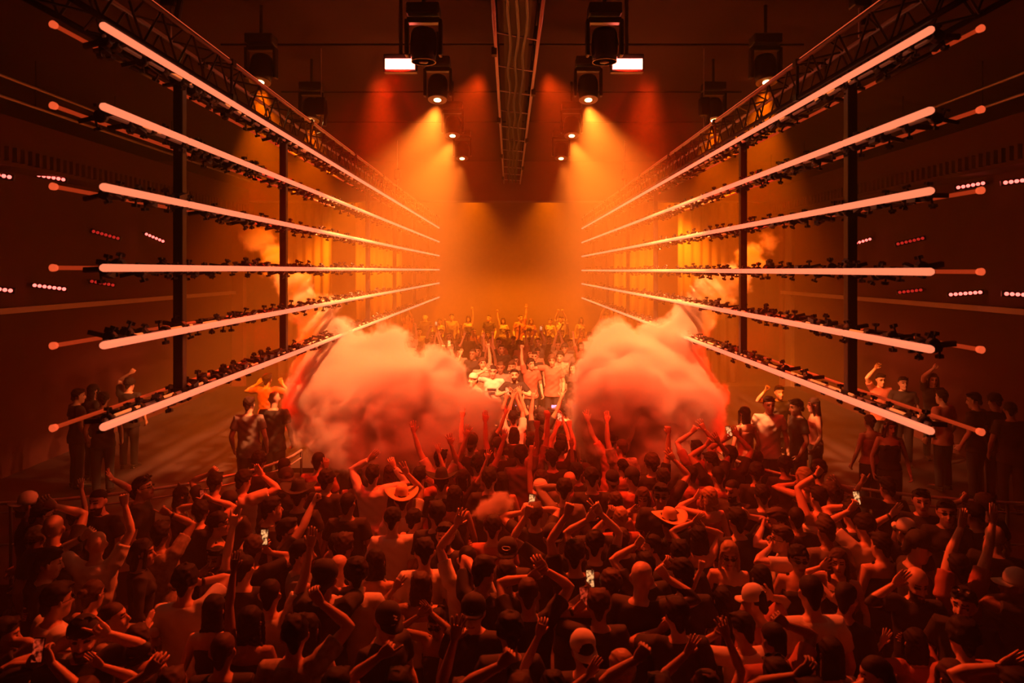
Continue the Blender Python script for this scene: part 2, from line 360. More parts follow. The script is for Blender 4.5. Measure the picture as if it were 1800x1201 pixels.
# ------------------------------------------------------------------ centre truss
t = empty('centre_truss', (MX + .04, 0, 7.4)); tag(t, 'dark truss hung with cables along the middle of the ceiling', 'truss')
for dx in (-.28, .28):
    for z in (0, .45): MB().tube([(dx, 3.5, z), (dx, 23.7, z)], .025, 8).build('chord', M['pipe'] if z == 0 else M['black_metal'], t, True)
    b = MB(); y = 3.6; up = True
    while y < 23.4:
        b.tube([(dx, y, 0 if up else .45), (dx, y + .4, .45 if up else 0)], .012, 6); y += .4; up = not up
    b.build('lattice', M['black_metal'], t)
MB().box((0, 13.6, .22), (.34, 20, .2)).build('cable_tray', M['black_metal'], t)
for k in range(3):
    pts = [(-.1 + .1 * k + .02 * math.sin(j * 1.3 + k), 3.5 + j * .5, -.02 + .03 * math.sin(j * .9 + k)) for j in range(40)]
    MB().tube(pts, .022, 6).build('cable', M['plastic'], t, True)
for k in range(14): MB().tube([(-.28, 4.4 + k * 1.4, 0), (.28, 4.7 + k * 1.4, 0)], .012, 6).build('strut', M['pipe'], t)
crnd = random.Random(2)
for k in range(9):
    y = 5 + k * 2.1; MB().box((-.3 + .6 * (k % 2), y, -.06), (.07, .12, .1)).build('clamp', M['black_metal'], t)

# ------------------------------------------------------------------ moving heads, strobes
def moving_head(loc, label, tilt=0, yaw=0, lit=True):
    e = empty('moving_head', loc, yaw); tag(e, label, 'stage light', 'moving heads under the ceiling')
    MB().box((0, 0, .50), (.40, .26, .14)).build('base', M['plastic'], e, bevel=.02)
    MB().tube([(0, 0, .57), (0, 0, 8.2 - loc[2])], .025, 8).build('hanging_pipe', M['black_metal'], e, True)
    y = MB()
    y.box((0, 0, .38), (.40, .12, .07))
    for q in (-1, 1): y.box((q * .205, 0, .17), (.045, .13, .44))
    y.build('yoke', M['plastic'], e, bevel=.015)
    rot = Matrix.Rotation(R(tilt), 3, 'X')
    h = MB().lathe([(.06, .20), (.13, .19), (.155, .13), (.165, .02), (.16, -.10), (.145, -.19), (.135, -.20)], (0, 0, .08), 18, rot).build('head', M['plastic'], e, True)
    MB().lathe([(.142, -.202), (.142, -.185), (.15, -.185), (.15, -.202)], (0, 0, .08), 18, rot).build('bezel', M['alu'], h)
    MB().lathe([(.01, -.212), (.055, -.208), (.06, -.19)], (0, 0, .08), 18, rot).build('lens', M['lens'] if lit else M['plastic'], h, True)
    return e
POS = ['nearest the viewer', 'second from the viewer', 'third from the viewer', 'farthest from the viewer']
for s, side in ((-1, 'left'), (1, 'right')):
    for k, y in enumerate((8.3, 10.9, 13.8, 16.6)):
        moving_head((MX + s * (1.1 if k == 0 else 1.2), y, 7.22 if k else 7.05), f'black moving head in the row {side} of the centre truss, {POS[k]}', -14 if k else 0, 0, k > 0)
    for k, y in enumerate((9.8, 12.3)):
        moving_head((MX + s * 3.62, y, 7.2), f'black moving head above the {side} tube frame, ' + ('nearer one', 'farther one')[k], -14, 0)
    e = empty('strobe_light', (MX + s * 1.49, 8.95, 7.1)); tag(e, f'rectangular strobe burning red-white beside the nearest {side} moving head', 'strobe')
    MB().box((0, .06, .02), (.44, .12, .24)).build('housing', M['plastic'], e, bevel=.015)
    MB().box((0, -.01, 0), (.385, .03, .13)).build('strobe_face', M['strobe'], e)
    MB().tube([(0, .06, .14), (0, .06, 1.1)], .025, 8).build('hanging_pipe', M['black_metal'], e)
    # cross pipes that carry the fixtures
for k, y in enumerate((8.3, 10.9, 13.8, 16.6)):
    tag(MB().tube([(-4.6, y, 8.0), (4.7, y, 8.0)], .02, 8).build('lighting_pipe', M['black_metal'], smooth=True), 'black cross pipe under the ceiling, ' + POS[k], 'pipe', 'cross pipes carrying the moving heads')

# ------------------------------------------------------------------ strip blinders on the side walls
def strip(px, py, y, ang, n, bright, label):
    y = 9.3 * F / abs(px - CX); p = at(px, py, y); e = empty('strip_blinder', p); e.rotation_euler = (0, R(ang), R(22 if px < CX else -22))
    tag(e, label, 'strip light', 'strip blinders high on the side galleries')
    wd = n * .085
    MB().box((0, .05, 0), (wd + .05, .1, .11)).build('housing', M['plastic'], e, bevel=.01)
    for k in range(n):
        MB().lathe([(.008, 0), (.034, .012), (.036, .03)], ((k - (n - 1) / 2) * .085, -.03, 0), 10, Matrix.Rotation(R(-90), 3, 'X')).build('lens', M['reddot'] if bright else M['reddot_dim'], e, True)
    MB().tube([(0, .05, 0), ((-.34 if px < CX else .34), .16, 0)], .02, 6).build('bracket', M['black_metal'], e)
    return e
for a in ((90, 312, 11, 9, 6, 1, 'red strip blinder just above the far left end of the third tube row'), (-8, 307, 11, 9, 6, 1, 'red strip blinder cut by the left edge of the picture, upper one'),
          (186, 413, 13, 17, 7, 0, 'dim red strip blinder between the third and fourth rows of the left frame'), (272, 418, 12.5, 25, 6, 1, 'bright strip blinder left of the nearest upright, tilted down'),
          (87, 505, 11, 9, 7, 1, 'red strip blinder below the fourth tube row at far left'), (-6, 508, 11, 9, 6, 1, 'red strip blinder cut by the left edge of the picture, lower one'),
          (180, 498, 13, 12, 6, 0, 'unlit strip blinder below the fourth tube row of the left frame'),
          (1706, 326, 11, -9, 6, 1, 'red strip blinder just above the far right end of the third tube row'), (1792, 318, 11, -6, 6, 1, 'red strip blinder cut by the right edge of the picture, upper one'),
          (1511, 426, 12.5, -18, 7, 1, 'bright strip blinder seen behind the nearest right upright'), (1600, 424, 12.5, -14, 7, 0, 'dim red strip blinder between the third and fourth rows of the right frame'),
          (1697, 516, 11, -6, 7, 1, 'red strip blinder below the fourth tube row at far right'), (1794, 518, 11, 3, 6, 1, 'red strip blinder cut by the right edge of the picture, lower one'),
          (1600, 512, 13, -8, 6, 0, 'unlit strip blinder below the fourth tube row of the right frame')):
    strip(*a)
for px, py, tx, ty in ((272, 418, 520, 520), (186, 413, 330, 480), (1511, 426, 1300, 500), (1600, 424, 1440, 480), (90, 505, 200, 700), (90, 312, 300, 316), (1706, 326, 1500, 318)):
    y = 9.45 * F / abs(px - CX); a = at(px, py, y) + Vector((0, -.25, 0)); b = at(tx, ty, y - 1.5)
    lamp('blinder_beam', 'SPOT', a, (1, .02, .005), 130, b, .03, 13, .8)
# ------------------------------------------------------------------ stage, risers and barriers
struct('stage_floor', MB().box((0, 19.62, .25), (9.2, 12.34, .5)), M['deck'])
struct('riser_floor', MB().box((0, 27.6, .45), (9.2, 3.6, .9)), M['deck'])
TZ = .45
def side_deck(s):
    pts = []
    for k in range(13):                                   # curved inner edge of the side terrace
        a = k / 12 * math.pi / 2; pts.append((s * (3.3 + 3.9 * (1 - math.sin(a))), 8.5 + 2.6 * (1 - math.cos(a))))
    pts += [(s * 3.3, 13.3), (s * 4.66, 13.3), (s * 4.66, 23.2), (s * 9.6, 23.2), (s * 9.6, 8.5)]
    n = len(pts); vs = [(x, y, z) for z in (0, TZ) for x, y in pts]
    b = MB().add(vs, [tuple(range(n)), tuple(range(2 * n - 1, n - 1, -1))] + [(k, (k + 1) % n, n + (k + 1) % n, n + k) for k in range(n)])
    struct('terrace_floor', b, M['deck'])
    e = empty('curved_railing', (0, 0, TZ)); tag(e, f'curved metal railing along the edge of the {"left" if s < 0 else "right"} terrace', 'railing')
    edge = [Vector((x + s * .08, y, 0)) for x, y in pts[:13]]
    for z in (1.02, .9, .5): MB().tube([p + Vector((0, 0, z)) for p in edge], .022 if z > 1 else .012, 8).build('rail', M['pipe'], e, True)
    for k in range(0, 13, 2): MB().tube([edge[k], edge[k] + Vector((0, 0, 1.02))], .02, 8).build('post', M['black_metal'], e, True)
side_deck(-1); side_deck(1)

# ------------------------------------------------------------------ people
rnd = random.Random(21)
SKIN = [mat('skin_fair', (.62, .42, .32), .5), mat('skin_tan', (.50, .32, .23), .5), mat('skin_brown', (.30, .18, .12), .5)]
M['feature'] = mat('brow_and_eye', (.03, .02, .02), .4); M['lip'] = mat('lip', (.38, .15, .12), .45)
HAIRM = {'k': mat('black_hair', (.010, .008, .007), .7, noise=(60, (.02, .014, .012)), spec=.25), 'n': mat('brown_hair', (.045, .026, .017), .65, noise=(60, (.08, .05, .03)), spec=.25),
         'y': mat('blonde_hair', (.42, .28, .14), .5, noise=(60, (.3, .18, .08)))}
CLOTH = {'w': mat('white_cotton', (.72, .70, .66), .85, noise=(9, (.62, .6, .57))), 'b': mat('black_cotton', (.016, .015, .015), .8, noise=(9, (.028, .026, .026))),
         'g': mat('grey_cotton', (.22, .21, .2), .85, noise=(9, (.16, .15, .15))), 'r': mat('red_cotton', (.42, .16, .12), .85, noise=(9, (.35, .12, .1))),
         'p': mat('patterned_cotton', (.6, .52, .42), .85, noise=(22, (.05, .04, .04)))}
CLOTHN = {'w': 'white', 'b': 'black', 'g': 'grey', 'r': 'reddish', 'p': 'patterned'}
M['denim'] = mat('dark_denim', (.035, .035, .045), .85, noise=(20, (.025, .025, .03)))
M['straw'] = mat('straw_hat', (.75, .52, .28), .8, noise=(40, (.6, .4, .2)))
M['screen'] = mat('phone_screen', (.3, .15, .05), .2, emit=(1, .42, .14), estr=.9)
M['screen_red'] = mat('phone_screen_red', (.3, .05, .03), .2, emit=(1, .07, .02), estr=.35)
M['screen_blue'] = mat('phone_screen_blue', (.2, .2, .4), .2, emit=(.65, .35, 1), estr=1.2)
for q in ('screen', 'screen_red', 'screen_blue'):             # the picture on a screen: lit blotches on a dark field
    nt = M[q].node_tree; tc = nt.nodes.new('ShaderNodeTexCoord'); ns = nt.nodes.new('ShaderNodeTexNoise'); ns.inputs['Scale'].default_value = 38
    cr = nt.nodes.new('ShaderNodeMapRange'); cr.inputs[1].default_value = .42; cr.inputs[2].default_value = .62; cr.inputs[3].default_value = .06; cr.inputs[4].default_value = 1.5
    nt.links.new(tc.outputs['Object'], ns.inputs[0]); nt.links.new(ns.outputs[0], cr.inputs[0]); mu = nt.nodes.new('ShaderNodeMath'); mu.operation = 'MULTIPLY'
    mu.inputs[1].default_value = nt.nodes['Principled BSDF'].inputs['Emission Strength'].default_value
    nt.links.new(cr.outputs[0], mu.inputs[0]); nt.links.new(mu.outputs[0], nt.nodes['Principled BSDF'].inputs['Emission Strength'])
M['steel'] = mat('steel', (.8, .78, .75), .2, 1.0)

def ell_loft(rings, n=18):                                # rings (cx, cy, z, rx, front, back)
    vs = []; fs = []
    for cx, cyy, z, rx, f, b in rings:
        for k in range(n):
            a = 2 * math.pi * k / n; s, c = math.sin(a), math.cos(a)
            vs.append((cx + rx * c, cyy + (f if s > 0 else b) * s, z))
    for i in range(len(rings) - 1):
        for k in range(n): fs.append((i * n + k, i * n + (k + 1) % n, (i + 1) * n + (k + 1) % n, (i + 1) * n + k))
    fs.append(tuple(range(n - 1, -1, -1))); fs.append(tuple(range((len(rings) - 1) * n, len(rings) * n)))
    return vs, fs
HEAD = [(-.128, .014, .072, -.04), (-.118, .034, .084, -.012), (-.095, .048, .09, .018), (-.065, .057, .087, .045), (-.03, .065, .084, .07), (0, .069, .08, .09),
        (.03, .073, .088, .098), (.06, .073, .082, .1), (.088, .062, .062, .086), (.108, .044, .038, .062), (.121, .018, .008, .03)]
def head_parts(b, Tm, k=1.0):                             # adds skull, nose, ears; Tm places the head
    rg = []
    for z, w_, f, bk in HEAD: rg.append((0, 0, z, w_, f, bk))
    vs, fs = ell_loft(rg, 20); b.add([Tm @ (Vector(v) * k) for v in vs], fs)
    b.tube([Tm @ (Vector(p) * k) for p in ((0, .078, .022), (0, .098, -.012), (0, .108, -.034), (0, .085, -.044))], [.007 * k, .010 * k, .015 * k, .012 * k], 8)
    for s in (-1, 1):
        b.tube([Tm @ (Vector(p) * k) for p in ((s * .066, -.012, -.035), (s * .079, -.018, -.01), (s * .083, -.022, .018), (s * .07, -.016, .03))], [.008, .014, .013, .007], 8)
        b.tube([Tm @ (Vector(p) * k) for p in ((s * .012, .086, .033), (s * .045, .074, .034))], [.007, .006], 6)          # brow ridge
        b.tube([Tm @ (Vector(p) * k) for p in ((s * .03, .066, -.03), (s * .045, .055, -.045))], [.018, .016], 8)          # cheek
    b.tube([Tm @ (Vector(p) * k) for p in ((-.022, .082, -.068), (0, .092, -.066), (.022, .082, -.068))], [.006, .0085, .006], 6)
FING = [(.032, .074), (.011, .083), (-.011, .077), (-.031, .060)]
CURL = {'open': [6, 4, 6, 8], 'flat': [3, 2, 3, 4], 'relax': [28, 32, 36, 40], 'fist': [82, 84, 86, 88], 'point': [4, 80, 84, 86], 'horn': [6, 84, 84, 8], 'grip': [50, 52, 55, 58], 'peace': [4, 6, 84, 86]}
def hand_mesh(b, W, d, pn, thumb, typ, k=1.0):
    """W wrist, d finger direction, pn palm normal, thumb = which side of the palm the thumb leaves"""
    d = Vector(d).normalized(); pn = (Vector(pn) - d * Vector(pn).dot(d)).normalized(); lx = pn.cross(d) * thumb
    def P(x, y, z): return W + (lx * x + pn * y + d * z) * k
    vs = []; n = 12; fs = []
    rings = [(-.03, .025, .02), (.0, .026, .019), (.025, .036, .019), (.055, .042, .017), (.085, .041, .014), (.096, .034, .009)]
    for z, wx, wy in rings:
        for q in range(n): a = 2 * math.pi * q / n; vs.append(P(wx * math.cos(a), wy * math.sin(a), z))
    for i in range(len(rings) - 1):
        for q in range(n): fs.append((i * n + q, i * n + (q + 1) % n, (i + 1) * n + (q + 1) % n, (i + 1) * n + q))
    fs.append(tuple(range(n - 1, -1, -1))); fs.append(tuple(range((len(rings) - 1) * n, len(rings) * n)))
    b.add(vs, fs)
    cu = CURL[typ]; spread = {'open': 11, 'horn': 7, 'peace': 10, 'relax': 4}.get(typ, 1.5)
    for i, (fx, ln) in enumerate(FING):
        sp = R(spread * (1.5 - i)); a = 0; p = Vector((fx, 0, .084)); pts = [Vector((fx * .9, 0, .07)), p]
        for j, sg in enumerate((.48, .3, .24)):
            a += R(cu[i]) * (1.0 if j else .9); q = Vector((math.sin(sp) * math.cos(a), math.sin(a), math.cos(a) * math.cos(sp)))
            p = p + q * ln * sg; pts.append(p)
        b.tube([P(*v) for v in pts], [.0095 * k, .0095 * k, .0088 * k, .008 * k, .006 * k], 7)
    tc = {'open': (.9, .15), 'flat': (.5, .1), 'fist': (.35, .75), 'grip': (.45, .6)}.get(typ, (.6, .4))
    t0 = Vector((.024, .004, .022)); dd = Vector((tc[0], tc[1], .75)).normalized(); d2 = Vector((tc[0] * .45 - (.5 if typ == 'fist' else 0), tc[1] * 1.0, .8)).normalized()
    pts = [t0 - dd * .015, t0 + dd * .02, t0 + dd * .045, t0 + dd * .045 + d2 * .03]
    b.tube([P(*v) for v in pts], [.013 * k, .0125 * k, .0105 * k, .0075 * k], 8)

RAW = []                                                  # (name, MB, voxel, smooth) waiting for one evaluation
def raw(b, vox, sm=3): RAW.append((b, vox, sm)); return len(RAW) - 1
def solve_arm(S, Wt, la, lf, hint):
    d = Wt - S; L = d.length; mx = (la + lf) * .995
    if L > mx: Wt = S + d * (mx / L); d = Wt - S; L = mx
    if L < .18: Wt = S + d.normalized() * .18; d = Wt - S; L = .18
    u = d / L; a = (la * la - lf * lf + L * L) / (2 * L); h = math.sqrt(max(0, la * la - a * a))
    hp = hint - u * hint.dot(u)
    hp = hp.normalized() if hp.length > 1e-4 else u.orthogonal().normalized()
    return S + u * a + hp * h, Wt
class Person: pass
def person_shapes(H, fem, arms, top, head_rot=(0, 0, 0), lean=0):
    """arms: {side(-1 own left, 1 own right): (wrist target or None, hand type, palm normal)} in body coordinates. Returns Person with shapes to evaluate."""
    k = H / 1.75; g = .87 if fem else 1.0
    P = Person(); b = MB(); sh = MB(); P.hands = MB(); P.wrists = []
    def V(x, y, z): return Vector((x * k, y * k, z * k))
    tors = [(0, 0, .86, .168, .10, .115), (0, 0, .95, .165 if not fem else .175, .105, .12), (0, .005, 1.07, .145 * g, .10, .09), (0, .01, 1.2, .158 * g, .115, .10), (0, .01, 1.32, .172 * g, .12, .11),
            (0, .0, 1.40, .172 * g, .10, .105), (0, -.01, 1.455, .12 * g, .075, .085), (0, -.012, 1.49, .068 * g, .058, .062)]
    vs, fs = ell_loft([tuple(q * k for q in r) for r in tors]); b.add(vs, fs)
    if fem:
        for s in (-1, 1): b.tube([V(s * .075, .07, 1.3), V(s * .075, .115, 1.27)], [.06 * k, .045 * k], 10)
    hc = V(0, .03, 1.63); b.tube([V(0, -.012, 1.45), V(0, .0, 1.52), hc + Vector((0, -.015, -.03))], [.06 * g * k, .056 * g * k, .05 * k], 12)
    Hm = Matrix.Translation(hc) @ Euler([R(a) for a in head_rot]).to_matrix().to_4x4()
    P.k = k * (1.03 if fem else 1.09); head_parts(b, Hm, P.k); P.head = Hm
    for s in (-1, 1):
        lx = s * .09
        b.tube([V(lx, 0, .92), V(lx, .0, .75), V(lx * 1.05, .01, .5), V(lx * 1.05, -.01, .33), V(lx * 1.1, -.02, .08), V(lx * 1.1, .0, .03)], [.09 * k, .085 * k, .056 * k, .057 * k, .036 * k, .038 * k], 12)
        b.tube([V(lx * 1.1, -.05, .04), V(lx * 1.12, .06, .035), V(lx * 1.15, .17, .02)], [.036 * k, .036 * k, .02 * k], 8)
    la, lf = .30 * k, .262 * k
    for s in (-1, 1):
        tgt, typ, pn = arms.get(s, (None, 'relax', None))
        if tgt is None: tgt = V(s * .27, .10, .90); up = 0
        else: up = max(0, min(1, (tgt.z - 1.2 * k) / (.6 * k)))
        S = V(s * (.178 * g - .012 * up), -.005, 1.415 + .045 * up)
        hint = Vector((s * 1.0, -.25 + .5 * up, -.55)) if up > 0 else Vector((s * .5, -1, -.1))
        E, W = solve_arm(S, tgt, la, lf, hint)
        c = V(s * .09, 0, 1.40)
        b.tube([c, S, S.lerp(E, .3), S.lerp(E, .75), E, E.lerp(W, .25), E.lerp(W, .7), W + (W - E).normalized() * .012],
               [.075 * g * k, .062 * g * k, .054 * g * k, .045 * g * k, .039 * g * k, .043 * g * k, .033 * g * k, .026 * g * k], 12)
        d = (W - E).normalized()
        if typ == 'relax' and tgt.z < 1.1 * k: d = (d + Vector((0, .3, -.2))).normalized()
        elif typ not in ('point',): d = (d + Vector((0, .1, .35))).normalized()
        pn = Vector(pn) if pn is not None else (Vector((0, 1, .1)) if up > .2 else Vector((-s, .2, 0)))
        th = -s if pn.dot(Vector((0, 1, 0))) > -.3 else s
        if up <= .2: th = -1 if s > 0 else 1
        # thumb side: for a palm facing forward with fingers up the thumb points to the body's middle
        lxv = (pn - d * pn.dot(d)).normalized().cross(d); want = Vector((-s, .3, 0)) if pn.y > -.2 else Vector((s, .3, 0))
        if up <= .2: want = Vector((0, 1, 0))
        th = 1 if lxv.dot(want) > 0 else -1
        hand_mesh(P.hands, W, d, pn, th, typ, k * (.9 if fem else 1.05)); P.wrists.append((s, W, d, E, pn))
        # sleeve
        if top in ('tee', 'long'):
            fr = .62 if top == 'tee' else 1
            ps = [c, S, S.lerp(E, .3), S.lerp(E, .6)]; rs = [.085 * g, .078 * g, .073 * g, .070 * g]
            if top == 'long': ps += [E, E.lerp(W, .5), E.lerp(W, .93)]; rs = [.085 * g, .075 * g, .064 * g, .058 * g, .054 * g, .048 * g, .04 * g]
            sh.tube(ps, [q * k for q in rs], 14)
        elif top == 'tank':
            sh.tube([V(s * .085, .05, 1.30), V(s * .095, .0, 1.478 if not fem else 1.47), V(s * .09, -.06, 1.30)], [.035 * k, .026 * k, .035 * k], 8)
    if top != 'none':
        zt = 1.475 if top != 'tank' else 1.36
        inf = .022 if not fem else .014
        low = .80 if not (fem and top == 'tank') else .95
        rg = [(0, 0, low, .168 + inf + .012, .125 + inf, .125 + inf)]
        for (x, y, z, rx, f, bk) in tors[1:]:
            if z <= low + .03: continue
            if z > zt - .012: break
            rg.append((x, y, z, rx + inf, f + inf * .8, bk + inf * .9))
        if top != 'tank': rg[-1] = (0, -.008, 1.448, .128 * g + .012, .086, .10); rg.append((0, -.012, zt, .082 * g, .075, .078))
        else: rg.append((0, .0, zt, .150 * g, .115, .115))
        vs, fs = ell_loft([tuple(q * k for q in r) for r in rg], 22); sh.add(vs, fs)
        if fem:
            for s in (-1, 1): sh.tube([V(s * .075, .08, 1.3), V(s * .075, .122, 1.27)], [.066 * k, .05 * k], 10)
    P.body = raw(b, .0115, 2); P.shirt = raw(sh, .0135, 3) if top != 'none' else None
    return P

def hair_shape(style, seed):
    """hair in head coordinates (unit head)"""
    b = MB(); q = random.Random(seed)
    if style in ('short', 'buzz', 'curly', 'long', 'bun', 'bob', 'mo'):
        off = {'buzz': .004, 'short': .013, 'curly': .024, 'long': .014, 'bun': .011, 'bob': .018, 'mo': .014}[style]
        rg = []
        lowest = -.02 if style in ('short', 'buzz', 'curly', 'mo') else -.05
        for z, w_, f, bk in HEAD:
            if z < lowest: continue
            front = -.02 if z < .045 else f * (.97 if z < .07 else 1.04) + off * .5
            if style == 'buzz' and z < .06: front = -.025
            rg.append((0, 0, z + (off * .8 if z > .1 else 0), w_ + off, max(front, -.03), bk + off))
        n = 20; vs = []; fs = []
        for (x, y, z, rx, f, bk) in rg:
            for k in range(n):
                a = 2 * math.pi * k / n; s, c = math.sin(a), math.cos(a)
                yy = (f * s if s > 0 else bk * s)
                if f < 0 and s > 0: yy = f * s
                vs.append((rx * c * (.93 if (s > .2 and f < 0) else 1), yy, z))
        for i in range(len(rg) - 1):
            for k in range(n): fs.append((i * n + k, i * n + (k + 1) % n, (i + 1) * n + (k + 1) % n, (i + 1) * n + k))
        fs.append(tuple(range(n - 1, -1, -1))); fs.append(tuple(range((len(rg) - 1) * n, len(rg) * n)))
        b.add(vs, fs)
        b.tube([(0, -.06, .0), (0, -.085, -.05), (0, -.075, -.075)], [.05, .03, .015], 10)        # nape
        if style == 'short':
            for k in range(7): a = R(-70 + k * 23); b.tube([(.05 * math.sin(a), .03, .095), (.055 * math.sin(a) + q.uniform(-.01, .01), .08 + q.uniform(-.01, .01), .092 + q.uniform(0, .02))], [.02, .011], 6)
        if style == 'mo': b.tube([(0, .08, .1), (0, .03, .135), (0, -.04, .13), (0, -.09, .08)], [.028, .034, .034, .026], 8)
        if style == 'curly':
            for k in range(75):
                u = q.uniform(.05, 1); t = q.uniform(0, 2 * math.pi); r = math.sqrt(1 - u * u)
                p = Vector((r * math.cos(t) * .082, r * math.sin(t) * .1 - .01, u * .12 + .01))
                if p.y > .06 and p.z < .06: continue
                b.tube([p, p * 1.12 + Vector((q.uniform(-.01, .01), q.uniform(-.01, .01), .006))], [.017, .011], 6)
        if style in ('long', 'bob'):
            zb = -.36 if style == 'long' else -.14
            rings = []
            for k in range(9):
                a = k / 8; z = .03 + (zb - .03) * a
                rings.append((0, -.03 - .035 * a, z, .085 + .018 * math.sin(a * 3) - (.03 * a if style == 'long' else 0), .03 - .012 * a if z > -.12 else .022, .075 - .02 * a))
            vs, fs = ell_loft(rings, 18); b.add(vs, fs)
            for s in (-1, 1): b.tube([(s * .07, .045, .06), (s * .082, .03, -.02), (s * .085, .02, -.12), (s * .08, .0, zb * .8)], [.02, .02, .02, .012], 8)
        if style == 'bun': b.tube([(0, -.09, .05), (0, -.135, .07), (0, -.15, .08)], [.03, .042, .02], 10)
    return b
def cap_mesh(seed=0):
    b = MB(); b.lathe([(.088, -.005), (.092, .02), (.088, .05), (.070, .085), (.04, .105), (.008, .112)], (0, -.006, .03), 20)
    vs = []; n = 12
    for t in (0, .006):
        for r in (.0, 1.0):
            for k in range(n + 1):
                a = R(20 + 140 * k / n); vs.append(((.088 + r * .0) * math.cos(a) * (1 - .0 * r), .088 * math.sin(a) + r * .075 * math.sin(a) ** .7, .028 + t - .018 * r * abs(math.cos(a))))
    m = n + 1; fs = []
    for k in range(n):
        fs += [(k, k + 1, m + k + 1, m + k), (2 * m + k, 3 * m + k, 3 * m + k + 1, 2 * m + k + 1), (m + k, m + k + 1, 3 * m + k + 1, 3 * m + k)]
    return b.add(vs, fs)
def cowboy_mesh():
    b = MB(); n = 28; prof = [(.0, .125, 0), (.035, .13, 0), (.06, .12, 0), (.075, .085, 0), (.086, .03, 0), (.092, .012, 0), (.14, .008, 1), (.185, .02, 1), (.187, .026, 1), (.14, .016, 1), (.09, .02, 0)]
    vs = []; fs = []
    for r, z, br in prof:
        for k in range(n):
            a = 2 * math.pi * k / n; zz = z + (.055 * abs(math.cos(a)) ** 2.2 * (r - .1) / .085 if br and r > .1 else 0) - (.02 if r < .03 else 0)
            vs.append((r * math.cos(a) * (1 if br else .9), r * math.sin(a) * 1.08 - .006, zz + .035))
    for i in range(len(prof) - 1):
        for k in range(n): fs.append((i * n + k, i * n + (k + 1) % n, (i + 1) * n + (k + 1) % n, (i + 1) * n + k))
    return b.add(vs, fs)
def glasses_mesh():
    b = MB()
    for s in (-1, 1):
        vs = [(s * (.03 + .024 * math.cos(a)), .094 - .004 * abs(math.cos(a)), .004 + .017 * math.sin(a)) for a in [2 * math.pi * k / 12 for k in range(12)]]
        vs += [(x, y + .004, z) for x, y, z in vs]
        b.add(vs, [tuple(range(12)), tuple(range(23, 11, -1))] + [(k, (k + 1) % 12, 12 + (k + 1) % 12, 12 + k) for k in range(12)])
        b.tube([(s * .053, .09, .008), (s * .076, .05, .008), (s * .08, -.02, .004)], .0028, 5)
    b.tube([(-.008, .1, .008), (.008, .1, .008)], .003, 5); return b
HAIR = {}
for st in ('short', 'buzz', 'curly', 'long', 'bun', 'bob', 'mo'):
    for v in range(2): HAIR[st, v] = raw(hair_shape(st, v * 7 + 3), .0075 if st != 'long' else .009, 2)
# trousers and shoes are the same standing pose for everyone
tb = MB(); vs, fs = ell_loft([(0, 0, .80, .178, .11, .13), (0, 0, .9, .18, .115, .132), (0, 0, .98, .172, .112, .122)], 20); tb.add(vs, fs)
for s in (-1, 1): tb.tube([(s * .09, 0, .92), (s * .092, .0, .72), (s * .098, .01, .5), (s * .1, -.005, .3), (s * .102, -.01, .07)], [.098, .096, .075, .072, .066], 14)
TROUS = raw(tb, .014, 3)
sb = MB().tube([(0, -.085, .045), (0, -.02, .05), (0, .08, .04), (0, .17, .03), (0, .2, .028)], [.036, .044, .042, .036, .018], 12); sb.box((0, .055, .008), (.085, .28, .016))
SHOE = raw(sb, .008, 3)

def evaluate_raw():
    obs = []
    for b, vox, sm in RAW:
        o = b.build('raw', None); m = o.modifiers.new('r', 'REMESH'); m.mode = 'VOXEL'; m.voxel_size = vox; m.use_smooth_shade = True
        if sm: q = o.modifiers.new('s', 'SMOOTH'); q.iterations = sm; q.factor = .5
        obs.append(o)
    bpy.context.view_layer.update(); dg = bpy.context.evaluated_depsgraph_get(); out = []
    for o in obs:
        me = o.evaluated_get(dg).data; n = len(me.vertices); co = np.empty(n * 3, np.float32); me.vertices.foreach_get('co', co)
        lv = np.empty(len(me.loops), np.int32); me.loops.foreach_get('vertex_index', lv)
        ls = np.empty(len(me.polygons), np.int32); me.polygons.foreach_get('loop_start', ls); out.append((co.reshape(-1, 3), lv, ls))
    for o in obs: me = o.data; bpy.data.objects.remove(o); bpy.data.meshes.remove(me)
    return out
def to_arrays(b):
    co = np.array(b.v, np.float32).reshape(-1, 3); lv = np.array([i for f in b.f for i in f], np.int32)
    ls = np.cumsum([0] + [len(f) for f in b.f])[:-1].astype(np.int32); return co, lv, ls
def make_mesh(name, parts, mats, mi=None):
    co = np.concatenate([p[0] for p in parts]); vo = 0; lo = 0; LV = []; LS = []
    for c, lv, ls in parts: LV.append(lv + vo); LS.append(ls + lo); vo += len(c); lo += len(lv)
    lv = np.concatenate(LV); ls = np.concatenate(LS)
    me = bpy.data.meshes.new(name); me.vertices.add(len(co)); me.vertices.foreach_set('co', co.ravel().astype(np.float32))
    me.loops.add(len(lv)); me.loops.foreach_set('vertex_index', lv); me.polygons.add(len(ls)); me.polygons.foreach_set('loop_start', ls)
    me.polygons.foreach_set('use_smooth', np.ones(len(ls), bool))
    for m in mats: me.materials.append(m)
    if mi is not None: me.polygons.foreach_set('material_index', mi)
    me.update(calc_edges=True); return me
def wob(co, amp, f, ph):
    x, y, z = co.T * f; n = np.sin(x * 1.3 + ph + 1.7 * np.sin(z * .9)) * np.sin(z * 1.1 + ph * 2 + 1.3 * np.sin(y)) + .5 * np.sin(2.3 * z + 2 * x + ph)
    c = co.copy(); m = co.mean(0); d = co[:, :2] - m[:2]; L = np.linalg.norm(d, axis=1)[:, None] + 1e-5
    c[:, :2] += d / L * (amp * n)[:, None]; return c

